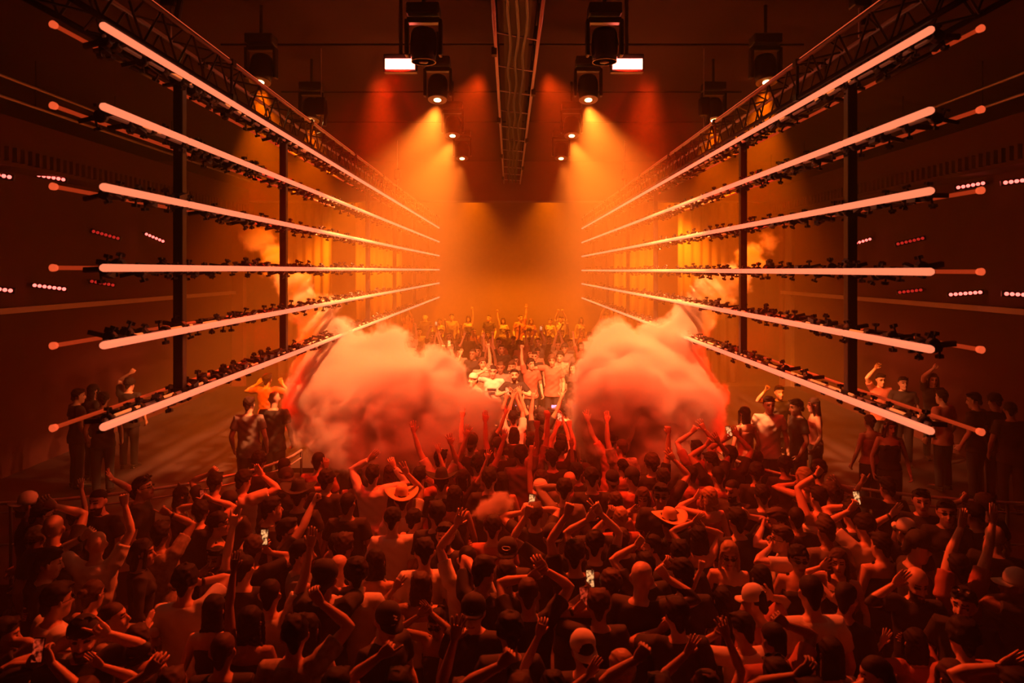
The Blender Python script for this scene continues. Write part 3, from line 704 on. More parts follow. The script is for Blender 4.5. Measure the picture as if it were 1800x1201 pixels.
CROWD = []                                               # every figure waits here until the shapes are evaluated
def add_person(hx, hy, yaw=0, fem=0, H=None, top='tee', col='b', hair='short', hc='k', ex='', arms=(), label='', group=None, base=0.0, D=None, proto=None, hrot=None, skin=None, jx=0):
    H = H or (rnd.uniform(1.62, 1.72) if fem else rnd.uniform(1.72, 1.84))
    hz = base + H * .9326
    if D is None: D = F * (CAMZ - hz) / (hy - CY)
    p = at(hx, hy, D); cyw = R(yaw)
    if proto is not None or D is not None: pass
    Q = Person(); Q.D = D; Q.H = H; Q.fem = fem; Q.top = top; Q.col = col; Q.hair = hair; Q.hc = hc; Q.ex = ex; Q.label = label; Q.group = group; Q.yaw = cyw
    Q.loc = Vector((p.x - .03 * -math.sin(cyw), D - .03 * math.cos(cyw), base)); Q.px = (hx, hy); Q.skin = rnd.choice([0, 0, 1, 1, 1, 2]) if skin is None else skin
    Rm = Matrix.Rotation(-cyw, 3, 'Z'); A = {}
    for a in arms:
        im, ax, ay, typ = a[:4]; dd = a[4] if len(a) > 4 else None; pn = a[5] if len(a) > 5 else None
        s = (-1 if im == 'l' else 1) * (1 if math.cos(cyw) >= -.05 else -1)
        dd = .12 * math.cos(cyw) if dd is None else dd
        tw = at(ax, ay, D + dd) - Q.loc; tl = Rm @ tw; S = Vector((s * .18, 0, 1.43 * H / 1.75)); dv = (tl - S).normalized()
        A[s] = (tl - dv * .08, typ, (Rm @ Vector(pn)) if pn else None)
    Q.arms = A; Q.P = proto if proto is not None else person_shapes(H, fem, A, top, hrot or (rnd.uniform(-12, 10), 0, rnd.uniform(-14, 14)))
    CROWD.append(Q); return Q
PROTO = {}
def proto_person(key, H, fem, arms, top):
    if key not in PROTO: PROTO[key] = person_shapes(H, fem, arms, top, (rnd.uniform(-8, 8), 0, rnd.uniform(-15, 15))); PROTO[key].H = H
    return PROTO[key]
SPECS = []
def A(*a, **k): SPECS.append((a, k))
# ---- nearest rows (head pixel, heading in degrees: 0 looks at the stage, 180 at the viewer, 90 turns to the picture's left)
A(100, 1056, -38, 0, 1.80, 'tee', 'w', 'short', 'k', 'glass', (), 'person seen from behind in white t-shirt with dark glasses, lower left corner of the floor', skin=1)
A(146, 1122, -150, 0, 1.76, 'tee', 'b', 'capb', 'k', 'headgl beard bandr', (('r', 188, 1104, 'horn'), ('l', 92, 1140, 'relax')), 'person in backward black cap with sunglasses on it, making a horned hand sign')
A(200, 1088, -82, 0, 1.84, 'tee', 'p', 'buzz', 'n', '', (('r', 272, 1100, 'flat'), ('l', 268, 1112, 'flat')), 'person in profile with faded haircut and patterned shirt, arms reaching forward to clap', skin=0)
A(240, 1126, 60, 1, 1.62, 'tank', 'b', 'bob', 'n', '', (), 'short person in dark top between the clapping patterned shirt and a white t-shirt')
A(164, 1046, -20, 1, 1.7, 'tank', 'b', 'bun', 'n', 'glass', (), 'person with tied hair and glasses behind the faded haircut')
A(22, 1218, -10, 0, 1.82, 'tee', 'b', 'short', 'k', 'phone phred', (('l', 66, 1150, 'grip'), ('r', 98, 1142, 'grip')), 'person cut by the lower left corner holding up a dark smartphone')
A(6, 1120, -60, 0, 1.74, 'tee', 'b', 'short', 'k', '', (('r', 22, 1108, 'open'),), 'person cut by the left edge with one open hand at chest height')
A(326, 1024, 8, 0, 1.84, 'tee', 'w', 'curly', 'k', 'bandr', (('r', 346, 1008, 'flat'),), 'tall person seen from behind in plain white t-shirt with bent arm and bracelets', skin=1)
A(379, 985, 172, 0, 1.76, 'tee', 'p', 'short', 'k', 'beard', (('l', 352, 1012, 'flat'), ('r', 374, 1026, 'relax')), 'smiling bearded person facing the camera in patterned shirt', skin=2)
A(377, 1072, 5, 1, 1.70, 'tank', 'b', 'long', 'k', '', (), 'person with long black hair down the back beside the plain white t-shirt')
A(440, 1094, 2, 1, 1.72, 'tank', 'b', 'long', 'k', '', (('l', 413, 975, 'flat'),), 'person with very dark long hair stretching one straight arm up with a flat hand')
A(392, 1146, 5, 0, 1.75, 'tee', 'b', 'buzz', 'n', '', (), 'person with close-shaved round head and black collar at the bottom edge', skin=1)
A(475, 1046, 10, 0, 1.78, 'tee', 'w', 'buzz', 'k', '', (('r', 551, 940, 'flat'),), 'person in pale t-shirt with shoulder bag strap raising a long bare arm', skin=0)
A(518, 1118, 0, 0, 1.74, 'tee', 'p', 'short', 'k', '', (('r', 566, 1040, 'grip'),), 'person in pale printed t-shirt lifting a hand beside the dark cap')
A(541, 1108, 10, 1, 1.64, 'tank', 'w', 'long', 'k', '', (), 'person with long black hair and a thin strap over a bare shoulder')
A(572, 1018, 0, 0, 1.80, 'tee', 'b', 'capb', 'k', 'phone phred phonel', (('l', 566, 1028, 'grip'), ('r', 585, 1030, 'grip')), 'person in backward black cap bending over a dark smartphone')
A(626, 1010, 4, 0, 1.86, 'tee', 'w', 'curly', 'k', '', (), 'tall broad person seen from behind in glowing white t-shirt with curly hair', skin=0)
A(681, 1092, -130, 0, 1.78, 'tee', 'b', 'cap', 'k', 'mark', (), 'person in black baseball cap with small white mark looking down')
A(700, 1216, 0, 0, 1.76, 'tee', 'b', 'short', 'k', '', (('l', 672, 1130, 'point'),), 'person below the frame pointing one index finger up in front of the black cap')
A(768, 1096, 165, 1, 1.66, 'tank', 'b', 'bun', 'k', 'glass', (('l', 736, 1072, 'flat'), ('r', 748, 1066, 'flat')), 'person in dark glasses and black tank top facing the camera, clapping hands raised')
A(740, 1030, 5, 1, 1.68, 'tank', 'w', 'bob', 'n', '', (('l', 690, 1020, 'peace'),), 'person with cropped brown hair and pale strap top making a fingers sign')
A(832, 1078, 170, 0, 1.82, 'tee', 'b', 'cap', 'k', '', (), 'broad person in black cap and black t-shirt looking down at the camera side')
A(812, 1232, 2, 0, 1.80, 'tee', 'w', 'short', 'n', '', (('l', 806, 1090, 'open'),), 'person below the frame holding one long arm straight up with open hand')
A(912, 1226, 8, 0, 1.78, 'tee', 'g', 'short', 'n', '', (('l', 882, 1146, 'fist'),), 'person below the frame raising a clenched fist beside the dark curly head')
A(850, 1008, -40, 0, 1.78, 'tee', 'b', 'short', 'k', '', (('l', 826, 1022, 'relax'),), 'person with thick dark hair and raised chin in profile, centre of the floor')
A(896, 1112, 3, 0, 1.75, 'tee', 'b', 'curly', 'k', '', (), 'person with dark curly hair and black t-shirt left of the raised bent wrist')
A(929, 1046, 4, 0, 1.82, 'tee', 'b', 'buzz', 'n', '', (('l', 938, 1000, 'flat'), ('r', 958, 985, 'relax')), 'person in black t-shirt framing a cropped head with both arms arched overhead', skin=1)
A(1074, 1030, 12, 0, 1.84, 'tank', 'w', 'curly', 'n', 'phone phonel', (('l', 1022, 1034, 'grip'),), 'person with curly crop and white tank top filming with a smartphone', skin=0)
A(1052, 1066, 8, 0, 1.70, 'tee', 'b', 'short', 'n', 'phone phonel phred bandl', (('l', 1010, 1060, 'grip'),), 'person with chestnut hair filming on a smartphone with a red screen', skin=1)
A(1128, 1018, -30, 0, 1.80, 'tee', 'b', 'bald', 'k', 'beard', (('r', 1176, 1000, 'fist'),), 'bald bearded person in black t-shirt bending a tattooed arm up', skin=0)
A(1160, 1228, -6, 0, 1.78, 'tee', 'b', 'short', 'k', '', (('l', 1120, 1136, 'fist'),), 'person below the frame punching a fist up near the black t-shirts')
A(972, 1214, -4, 1, 1.68, 'tee', 'b', 'bob', 'k', '', (('l', 950, 1096, 'relax'),), 'person below the frame raising a bent wrist with loose fist')
A(1092, 1176, 5, 1, 1.66, 'tank', 'w', 'bun', 'y', '', (('l', 1030, 1172, 'flat'),), 'person with fair twisted-up hair and claw clip at the bottom edge')
A(1024, 1142, 5, 0, 1.76, 'tee', 'b', 'capwb', 'k', '', (), 'person in pale cap and black t-shirt below the two filming phones')
A(1190, 1082, 5, 0, 1.78, 'tee', 'b', 'short', 'k', '', (('l', 1160, 1108, 'fist'),), 'person with dark hair and necklace holding a fist beside the cheek')
A(1270, 1056, 2, 1, 1.68, 'tank', 'b', 'long', 'k', '', (('l', 1230, 985, 'fist'),), 'person with long straight dark hair lifting a fist with tattooed forearm')
A(1326, 1058, 35, 0, 1.76, 'tee', 'r', 'capw', 'k', '', (('r', 1356, 1052, 'open'),), 'person in pale red cap with one hand spread open beside the brim')
A(1426, 1044, 3, 0, 1.84, 'tee', 'w', 'buzz', 'k', '', (), 'person with tapered haircut and brightly lit white t-shirt seen from behind', skin=0)
A(1306, 1106, 15, 0, 1.76, 'tee', 'w', 'short', 'k', '', (('l', 1252, 1098, 'relax'),), 'person with round dark head and off-white top turning to the raised hands')
A(1360, 1128, 3, 0, 1.74, 'tee', 'r', 'buzz', 'k', '', (('r', 1376, 1078, 'fist'),), 'person with small dark head and dusky red shirt holding an ok sign up')
A(1242, 1214, 10, 1, 1.70, 'tank', 'w', 'bob', 'n', '', (('r', 1276, 1098, 'open'), ('l', 1208, 1126, 'open')), 'person at the bottom edge with both hands spread wide above the head')
A(1488, 1052, -55, 0, 1.80, 'tee', 'b', 'buzz', 'k', 'phone phonel phred', (('l', 1462, 1062, 'grip'),), 'person in profile with shaved sides looking at a dark smartphone', skin=1)
A(1366, 1194, 3, 0, 1.74, 'tee', 'b', 'short', 'k', 'headgl', (), 'person with sunglasses pushed onto dark hair at the bottom edge')
A(1612, 1026, 172, 0, 1.84, 'tee', 'b', 'bald', 'k', 'beard letters', (('l', 1572, 1018, 'flat'),), 'bald stubbled person facing the camera in black t-shirt with pale lettering', skin=0)
A(1682, 1000, 12, 0, 1.82, 'tee', 'r', 'short', 'k', '', (('r', 1750, 900, 'flat'), ('l', 1695, 905, 'flat')), 'person in red t-shirt with thick dark hair clapping overhead near the railing', skin=0)
A(1694, 1064, 140, 0, 1.78, 'tee', 'b', 'short', 'k', 'headgl beard', (), 'bearded person with sunglasses on the hair glancing down, right of the black t-shirt')
A(1608, 1130, -4, 1, 1.68, 'tee', 'r', 'bob', 'k', '', (('l', 1548, 1120, 'open'), ('r', 1578, 1112, 'flat')), 'person with full black hair and raised cupped hands, light red t-shirt')
A(1692, 1122, 4, 0, 1.80, 'tee', 'r', 'curly', 'k', '', (), 'person with big dark curls and broad red-lit shoulders in the lower right')
A(1540, 1190, 60, 0, 1.76, 'tee', 'b', 'buzz', 'k', '', (('l', 1505, 1180, 'relax'),), 'person with receding hair cut off at the chin by the bottom edge')
A(1672, 1192, 5, 1, 1.70, 'tank', 'b', 'long', 'n', '', (), 'person with centre-parted hair at the bottom edge near the big dark curls')
A(1786, 1030, 60, 0, 1.80, 'tee', 'b', 'capw', 'k', '', (('l', 1764, 1032, 'fist'),), 'person in pale cap at the right edge with a fist near the mouth')
A(1790, 1216, 0, 0, 1.80, 'tee', 'b', 'short', 'k', '', (('l', 1760, 1150, 'flat'),), 'person in the lower right corner with one flat hand raised')
A(1460, 1150, 10, 1, 1.66, 'tank', 'b', 'long', 'k', '', (), 'person with dark hair in front of the brightly lit white t-shirt')
A(1430, 1236, 3, 0, 1.76, 'tee', 'r', 'short', 'k', '', (('l', 1402, 1165, 'relax'),), 'person below the frame with a loosely closed hand up before the red shirts')
A(590, 1216, 5, 0, 1.78, 'tee', 'b', 'short', 'k', '', (), 'person with dark hair half below the frame under the glowing white t-shirt')
A(300, 1214, 10, 0, 1.76, 'tee', 'b', 'short', 'n', '', (('l', 262, 1160, 'relax'),), 'person with dark hair half below the frame near the patterned shirt')
A(150, 1224, 5, 1, 1.68, 'tank', 'b', 'bob', 'n', '', (('r', 176, 1150, 'flat'),), 'person below the frame with thin raised forearm under the horned hand sign')
# ---- second band
A(48, 888, 130, 0, 1.84, 'tee', 'b', 'capw', 'k', 'beard', (), 'person in white-brimmed cap with chin raised at the far left edge')
A(74, 906, -40, 0, 1.78, 'tee', 'b', 'short', 'k', 'glass', (), 'person in sunglasses half hidden behind a bald head, left of the floor')
A(94, 930, 25, 0, 1.80, 'tee', 'b', 'bald', 'k', '', (('r', 92, 878, 'relax'),), 'bald person with prominent ear curving one arm over the head')
A(62, 950, 165, 1, 1.70, 'tank', 'b', 'curly', 'y', 'glass', (), 'person with frizzy fair hair and glasses under the bald head')
A(86, 990, -60, 0, 1.80, 'tee', 'b', 'short', 'k', '', (), 'person with dark brushed-back hair in profile below the frizzy fair hair')
A(133, 910, 0, 1, 1.66, 'tank', 'b', 'curly', 'n', '', (('r', 141, 838, 'open'),), 'person hidden in the dark waving one spread hand near the railing')
A(252, 858, -75, 0, 1.84, 'tee', 'b', 'short', 'k', 'headgl glass', (('l', 188, 836, 'open', .05),), 'tall person in profile with shades on hair and face by the railing', skin=0)
A(172, 882, 170, 0, 1.78, 'tee', 'b', 'buzz', 'k', 'beard', (), 'dim bearded person leaning the head back by the railing')
A(170, 958, 12, 0, 1.80, 'tee', 'w', 'bald', 'k', 'bandl', (('r', 222, 874, 'fist'), ('l', 151, 930, 'fist')), 'shaven-headed person in white t-shirt throwing both fists up', skin=0)
A(252, 972, -60, 1, 1.74, 'long', 'b', 'bob', 'k', '', (), 'person in black coat with dark bob in profile, under the raised fist')
A(282, 940, 5, 0, 1.76, 'tee', 'p', 'short', 'k', 'bandr', (('r', 296, 890, 'point'),), 'person in mottled shirt raising a pointed finger and bright watch')
A(320, 872, -50, 1, 1.66, 'tank', 'b', 'bob', 'k', '', (('l', 314, 848, 'flat'),), 'slim-faced person holding a hand to the forehead beyond the raised watch')
A(428, 846, -20, 0, 1.82, 'tee', 'w', 'short', 'k', '', (('r', 466, 826, 'flat'),), 'person in pale t-shirt with black strap across the back waving a cloth hat')
A(403, 884, 3, 0, 1.76, 'tee', 'b', 'cap', 'k', '', (), 'person in plain dark cap below the black strap')
A(386, 922, -70, 1, 1.68, 'tank', 'b', 'curly', 'k', 'glass', (), 'person with dark curls and thin glasses in profile')
A(378, 850, 5, 0, 1.80, 'tee', 'b', 'short', 'k', '', (('l', 372, 822, 'fist'),), 'person bending one arm over the head beside a lit hand')
A(352, 900, 3, 0, 1.74, 'tee', 'b', 'short', 'k', 'phone phred phonel', (('l', 352, 876, 'grip'), ('r', 370, 866, 'point')), 'person filming with a dark phone near the railing end')
A(430, 1002, 5, 0, 1.74, 'tee', 'b', 'buzz', 'k', '', (('l', 412, 905, 'horn'),), 'person raising an arm in a horned sign behind the flat hand')
A(478, 896, -60, 0, 1.78, 'tee', 'b', 'short', 'k', '', (), 'dim person in profile between the dark cap and the cowboy hat')
A(507, 935, -75, 0, 1.80, 'tee', 'b', 'short', 'k', 'glass', (('r', 557, 872, 'fist', .2),), 'person in sunglasses in profile thrusting a bent arm and fist up', skin=0)
A(446, 966, -10, 0, 1.76, 'tee', 'b', 'short', 'n', 'phone phonel bandl', (('l', 466, 948, 'grip'), ('r', 478, 958, 'grip')), 'person with both hands around a tilted smartphone, pale watch on the wrist')
A(532, 975, -80, 0, 1.78, 'tee', 'g', 'short', 'k', 'beard', (), 'bearded person in profile with grey t-shirt behind the long bare arm', skin=1)
A(525, 872, 5, 0, 1.84, 'tee', 'b', 'cowboyk', 'k', '', (), 'person in black cowboy hat behind the thrust fist')
A(592, 960, 0, 0, 1.78, 'tee', 'b', 'short', 'k', '', (('l', 573, 985, 'flat'),), 'person in black with dark hair behind the tall white t-shirt')
A(612, 886, 3, 0, 1.78, 'tee', 'b', 'buzz', 'k', '', (), 'person in black with a round dark head, in front of the striped sleeve')
A(626, 838, 3, 1, 1.72, 'tank', 'b', 'bob', 'k', '', (), 'dark-haired person left of the pale long-sleeved shirt, before the smoke')
A(655, 836, 8, 0, 1.80, 'long', 'w', 'short', 'k', '', (('l', 652, 798, 'flat'), ('r', 697, 812, 'relax', .25)), 'person in pale long-sleeved shirt reaching both arms up into the smoke', skin=0)
A(690, 915, 8, 0, 1.78, 'tee', 'w', 'short', 'k', '', (), 'person in white t-shirt with glossy dark hair left of the cowboy hat')
A(706, 880, 15, 0, 1.78, 'tee', 'w', 'cowboy', 'k', '', (('r', 714, 822, 'open'),), 'person in pale straw cowboy hat with a spread hand above it')
A(738, 838, 3, 0, 1.74, 'tee', 'r', 'short', 'k', '', (('r', 760, 850, 'flat'),), 'person with round head against the smoke right of the spread hand')
A(776, 850, 5, 0, 1.84, 'tee', 'b', 'cowboyk', 'k', '', (), 'person in tilted black wide-brimmed hat against the smoke')
A(799, 872, 0, 1, 1.74, 'tank', 'b', 'long', 'k', '', (), 'person with long dark hair beside the tilted black hat')
A(730, 914, -30, 1, 1.70, 'tank', 'b', 'curly', 'k', '', (), 'person with dark ringlets right of the glossy dark hair')
A(768, 904, 3, 0, 1.76, 'tee', 'b', 'short', 'k', '', (), 'person with dark hair behind the smiling face')
A(782, 944, 176, 0, 1.82, 'tee', 'b', 'short', 'k', 'beard', (), 'smiling bearded person facing the camera in black t-shirt', skin=0)
A(746, 972, 5, 0, 1.80, 'tee', 'w', 'short', 'k', '', (), 'person in white collared shirt seen from behind, left of the smiling face', skin=0)
A(822, 985, 3, 0, 1.78, 'tee', 'w', 'buzz', 'k', '', (('l', 804, 908, 'open'),), 'person with tapered nape in white t-shirt lifting a cupped hand', skin=0)
A(866, 928, 0, 0, 1.76, 'tee', 'r', 'short', 'k', '', (), 'person with thick dark hair just below the small puff of smoke')
A(892, 972, 168, 0, 1.80, 'tee', 'b', 'cap', 'k', 'patch', (), 'person in black cap with an oval patch, looking down')
A(890, 1012, 3, 0, 1.78, 'tee', 'b', 'short', 'k', '', (), 'person with dark head below the oval cap patch')
A(860, 842, 2, 0, 1.76, 'tee', 'b', 'short', 'k', '', (), 'person with short dark hair above the small puff of smoke')
A(882, 846, 2, 1, 1.70, 'tank', 'b', 'long', 'k', '', (), 'person with straight dark hair above and beside the small puff')
A(605, 962, 5, 0, 1.74, 'tee', 'b', 'short', 'n', '', (), 'person with brown hair left of the white-shirted glossy head')
A(660, 990, 3, 1, 1.68, 'tank', 'w', 'bob', 'k', '', (), 'person with wavy dark bob and white strap top')
A(596, 1000, 0, 0, 1.76, 'tee', 'r', 'bald', 'k', '', (), 'person with shiny bald head beside the curly white t-shirt', skin=0)
A(940, 905, 3, 0, 1.76, 'tee', 'b', 'short', 'n', 'phone phoner', (('l', 920, 888, 'fist'), ('r', 940, 884, 'grip')), 'person filming with a small bright phone amid raised hands, centre floor')
A(972, 948, 5, 0, 1.80, 'tee', 'b', 'capb', 'k', '', (('l', 922, 893, 'fist'),), 'person in curved black cap with one arm cocked overhead')
A(992, 862, 3, 0, 1.72, 'long', 'g', 'short', 'k', '', (('l', 986, 846, 'fist'),), 'person in striped grey sleeve raising a fist near a bald head')
A(1010, 976, 6, 0, 1.78, 'tee', 'b', 'short', 'k', '', (('l', 998, 890, 'fist'),), 'person in black t-shirt with a bright forearm and fist straight up')
A(1046, 958, -8, 0, 1.82, 'tee', 'b', 'short', 'k', '', (('l', 1036, 900, 'open'), ('r', 1052, 888, 'peace')), 'person in black lifting two bare arms that cross high up', skin=0)
A(1092, 950, 12, 0, 1.80, 'tee', 'b', 'short', 'n', '', (('l', 1068, 896, 'relax'),), 'person with brown crop bending one arm with a hanging hand')
A(1001, 846, 0, 0, 1.76, 'tee', 'g', 'bald', 'k', '', (('l', 990, 850, 'flat'),), 'person with gleaming bald head in the middle of the floor', skin=0)
A(950, 862, 0, 0, 1.74, 'tee', 'w', 'capwb', 'k', '', (), 'person in pale cap above the small bright phone')
A(1040, 842, 0, 0, 1.82, 'tee', 'b', 'short', 'k', '', (), 'tall dark-haired person in black before the right cloud')
A(1076, 844, 0, 0, 1.74, 'tee', 'r', 'capb', 'k', '', (), 'person in reversed cap before the right cloud')
A(1112, 842, 10, 0, 1.78, 'tee', 'r', 'cap', 'k', '', (), 'person in peaked cap with a pale cord around it')
A(1082, 884, 2, 1, 1.72, 'tank', 'b', 'long', 'n', '', (), 'person with long brown hair under the reversed cap')
A(1162, 872, 170, 0, 1.78, 'tee', 'b', 'short', 'k', 'glass', (), 'person in black sunglasses facing the camera left of the straw hat')
A(1130, 876, 170, 1, 1.68, 'tank', 'r', 'bob', 'n', '', (('l', 1112, 900, 'flat'),), 'person with fair skin and flat hand up beside the black sunglasses')
A(1176, 922, 5, 0, 1.78, 'tee', 'b', 'cowboy', 'k', '', (('r', 1196, 900, 'flat'),), 'person in wide glowing straw hat held with one hand')
A(1134, 996, 20, 0, 1.74, 'tee', 'b', 'short', 'k', '', (('l', 1120, 944, 'fist'),), 'person lifting a fist above the bald bearded head')
A(1146, 962, 75, 1, 1.70, 'tank', 'b', 'bun', 'k', 'headgl', (), 'person with sunglasses in tied dark hair, in profile')
A(1196, 975, 5, 0, 1.78, 'tee', 'b', 'short', 'k', '', (('l', 1164, 1000, 'relax'),), 'person in black beneath the wide glowing straw hat')
A(1090, 912, 5, 0, 1.72, 'tee', 'r', 'short', 'y', '', (), 'person with fair crop left of the flat hand')
A(1046, 916, 0, 0, 1.76, 'tee', 'b', 'short', 'k', '', (), 'person with dark hair directly behind the crossing arms')
A(1246, 874, 20, 1, 1.70, 'tank', 'r', 'bob', 'y', '', (('l', 1218, 866, 'open'),), 'person with sleek blonde bob right of the straw hat')
A(1287, 862, 140, 0, 1.80, 'tee', 'b', 'buzz', 'k', 'beard', (), 'bearded person looking toward the blonde bob')
A(1296, 916, 8, 0, 1.82, 'tee', 'b', 'short', 'k', '', (('r', 1312, 894, 'fist'),), 'person with neat dark hair and two-line collar beside a small fist', skin=1)
A(1228, 946, 10, 1, 1.68, 'tank', 'b', 'bob', 'k', '', (('l', 1222, 905, 'flat', .1), ('r', 1232, 915, 'open')), 'person with arms crossed over the head below the blonde bob')
A(1282, 975, 170, 1, 1.70, 'tank', 'b', 'long', 'y', 'glass', (), 'person in sunglasses with long fair hair and black strap top facing the camera', skin=0)
A(1374, 948, 70, 0, 1.82, 'tee', 'w', 'short', 'n', 'glass', (('l', 1344, 952, 'grip'),), 'person in eyeglasses lifting a dark cup to the mouth', skin=0)
A(1366, 916, 75, 0, 1.84, 'tee', 'b', 'short', 'n', '', (('l', 1330, 918, 'fist'),), 'person in profile behind the eyeglasses with a clenched hand ahead')
A(1414, 840, 10, 1, 1.72, 'tank', 'b', 'bob', 'y', '', (('l', 1398, 846, 'relax'),), 'person with blonde hair left of the brilliantly lit fist')
A(1438, 876, 5, 0, 1.76, 'tank', 'w', 'short', 'k', 'bandl', (('l', 1438, 824, 'fist'),), 'person whose raised fist and wrist are brilliantly lit', skin=0)
A(1452, 934, 5, 0, 1.80, 'tee', 'g', 'mo', 'n', '', (), 'person with combed-up crest of hair and textured grey t-shirt')
A(1474, 988, 150, 1, 1.70, 'tank', 'b', 'long', 'n', '', (('l', 1444, 992, 'open'),), 'person with very long auburn hair in front of the crest', skin=0)
A(1404, 985, 160, 1, 1.68, 'tank', 'b', 'curly', 'k', 'glass', (), 'person with thick black hair and glasses tipping the head down')
A(1338, 1018, 3, 1, 1.70, 'tank', 'w', 'long', 'k', '', (), 'person with sleek dark bob behind the pale red cap')
A(1400, 912, 3, 0, 1.74, 'tee', 'b', 'buzz', 'k', '', (), 'person with dim round head between eyeglasses and crest')
A(1460, 868, 3, 0, 1.76, 'tee', 'b', 'curly', 'n', '', (('r', 1472, 842, 'open'),), 'person with curls right of the brilliantly lit fist')
A(1496, 905, 3, 0, 1.74, 'tee', 'b', 'short', 'k', 'phone phonel', (('l', 1497, 880, 'grip'),), 'person filming with a small pale-screened phone near the right terrace')
A(1520, 928, 3, 0, 1.80, 'tee', 'w', 'curly', 'k', '', (('l', 1492, 885, 'relax'),), 'person with tangled curls and bright white shoulder near the right terrace', skin=0)
A(1560, 858, 10, 0, 1.78, 'tee', 'b', 'short', 'k', '', (('l', 1508, 838, 'point'),), 'dim person pointing a straight arm toward the stage')
A(1592, 935, 8, 0, 1.78, 'tee', 'b', 'capw', 'k', 'bandl', (('l', 1566, 892, 'flat'),), 'person holding a pale cap in a raised hand with black wristband')
A(1620, 882, 150, 0, 1.82, 'tee', 'b', 'short', 'k', 'headgl', (), 'clean-shaven person in black with shades on the hair, turned to the camera', skin=0)
A(1664, 902, 165, 0, 1.76, 'tee', 'b', 'short', 'k', 'glass', (), 'dim person in dark shades behind the cupped hand')
A(1612, 962, -100, 0, 1.80, 'long', 'b', 'cap', 'k', '', (), 'person in black cap and long black sleeves in profile above the stubbled face')
A(1712, 905, 5, 0, 1.76, 'tee', 'b', 'short', 'k', '', (('l', 1690, 868, 'fist'),), 'person in the dark with a fist up by the right railing')
A(1748, 946, -30, 0, 1.80, 'tee', 'b', 'bald', 'k', '', (('l', 1746, 985, 'fist'),), 'bald person whose crown is edged with bright light, right side', skin=0)
A(1728, 888, 5, 0, 1.76, 'tee', 'b', 'curly', 'n', '', (), 'person with dark curls near the right wall')
A(1200, 1012, 5, 0, 1.76, 'tee', 'b', 'short', 'k', '', (), 'person in black left of the tattooed raised forearm')
A(1548, 960, 4, 0, 1.74, 'tank', 'b', 'short', 'k', '', (), 'person with bare shoulder between the curls and the long black sleeves', skin=0)
A(1340, 872, 3, 0, 1.76, 'tee', 'b', 'short', 'k', '', (), 'person in black with bag strap right of the two-line collar')
A(1215, 836, 0, 0, 1.76, 'tee', 'r', 'short', 'k', '', (), 'person with dark head at the right foot of the right cloud')
A(1166, 842, -10, 0, 1.78, 'tee', 'b', 'short', 'k', '', (('r', 1184, 798, 'open'),), 'person raising a dark thin arm against the right cloud')
# ---- people on the side terraces
for a in ((482, 702, 5, 0, 1.84, 'tee', 'b', 'bald', 'k', '', (), 'broad bald person in black seen from behind on the left terrace'),
          (438, 712, 5, 0, 1.80, 'tee', 'g', 'short', 'n', '', (), 'person in grey t-shirt beside the broad bald one on the left terrace'),
          (470, 668, 5, 0, 1.80, 'tee', 'r', 'short', 'k', '', (('l', 452, 672, 'relax'), ('r', 500, 672, 'relax')), 'person with elbows out behind the broad bald one on the left terrace'),
          (1352, 712, 170, 0, 1.84, 'tee', 'w', 'short', 'k', '', (), 'person in long white t-shirt facing the camera on the right terrace'),
          (1400, 716, 90, 0, 1.78, 'tee', 'b', 'short', 'k', '', (), 'person in black leaning toward the long white t-shirt on the right terrace'),
          (1430, 712, 80, 1, 1.72, 'tank', 'r', 'long', 'n', '', (), 'slim person in profile at the end of the right terrace group'),
          (1308, 728, 20, 1, 1.70, 'tank', 'r', 'long', 'k', '', (), 'person with long dark hair left of the long white t-shirt on the terrace'),
          (1370, 690, 170, 1, 1.76, 'tee', 'b', 'short', 'k', '', (('l', 1345, 680, 'fist'),), 'person with bent arm lit along the edge, behind the long white t-shirt'),
          (1548, 668, 170, 0, 1.76, 'tee', 'r', 'short', 'k', '', (('l', 1540, 642, 'relax'),), 'person with one hand up above the lowest right tube row'),
          (1528, 742, 5, 1, 1.66, 'tank', 'r', 'bun', 'n', '', (), 'person with bare back and dark skirt below the lowest right tube row'),
          (1565, 750, 170, 1, 1.68, 'tank', 'b', 'long', 'n', '', (), 'person in short top facing the camera below the lowest right tube row')):
    A(*a, base=TZ)
k = 0
for hx, hy, yw, hr, lb in ((138, 696, -40, 'short', 'dim person in profile between the two lowest tube rows, leftmost'), (165, 688, -30, 'long', 'dim person with long hair between the two lowest left tube rows'),
                       (182, 702, 20, 'short', 'dim person just above the lowest left tube row, near the glasses glint'), (228, 676, 5, 'curly', 'dim person with arm up near the nearest left upright'),
                       (1588, 674, 160, 'short', 'dim person on the right terrace between the two lowest tube rows'), (1640, 668, 170, 'long', 'dim person with raised arm on the right terrace, far back'),
                       (1655, 698, 20, 'short', 'dim person in a light top on the right terrace by the outer pipe'), (1712, 704, 30, 'short', 'dim face in the dark right of the tube frame, leftmost of three'),
                       (1748, 706, 10, 'curly', 'dim face in the dark right of the tube frame, middle of three'), (1776, 722, -20, 'short', 'dim face in the dark right of the tube frame, rightmost of three')):
    A(hx, hy, yw, 0, 1.78, 'tee', 'r' if hx == 1655 else 'b', hr, 'k', '', (('l', hx + 4, hy - 26, 'fist'),) if 'arm' in lb else (), lb, base=TZ)
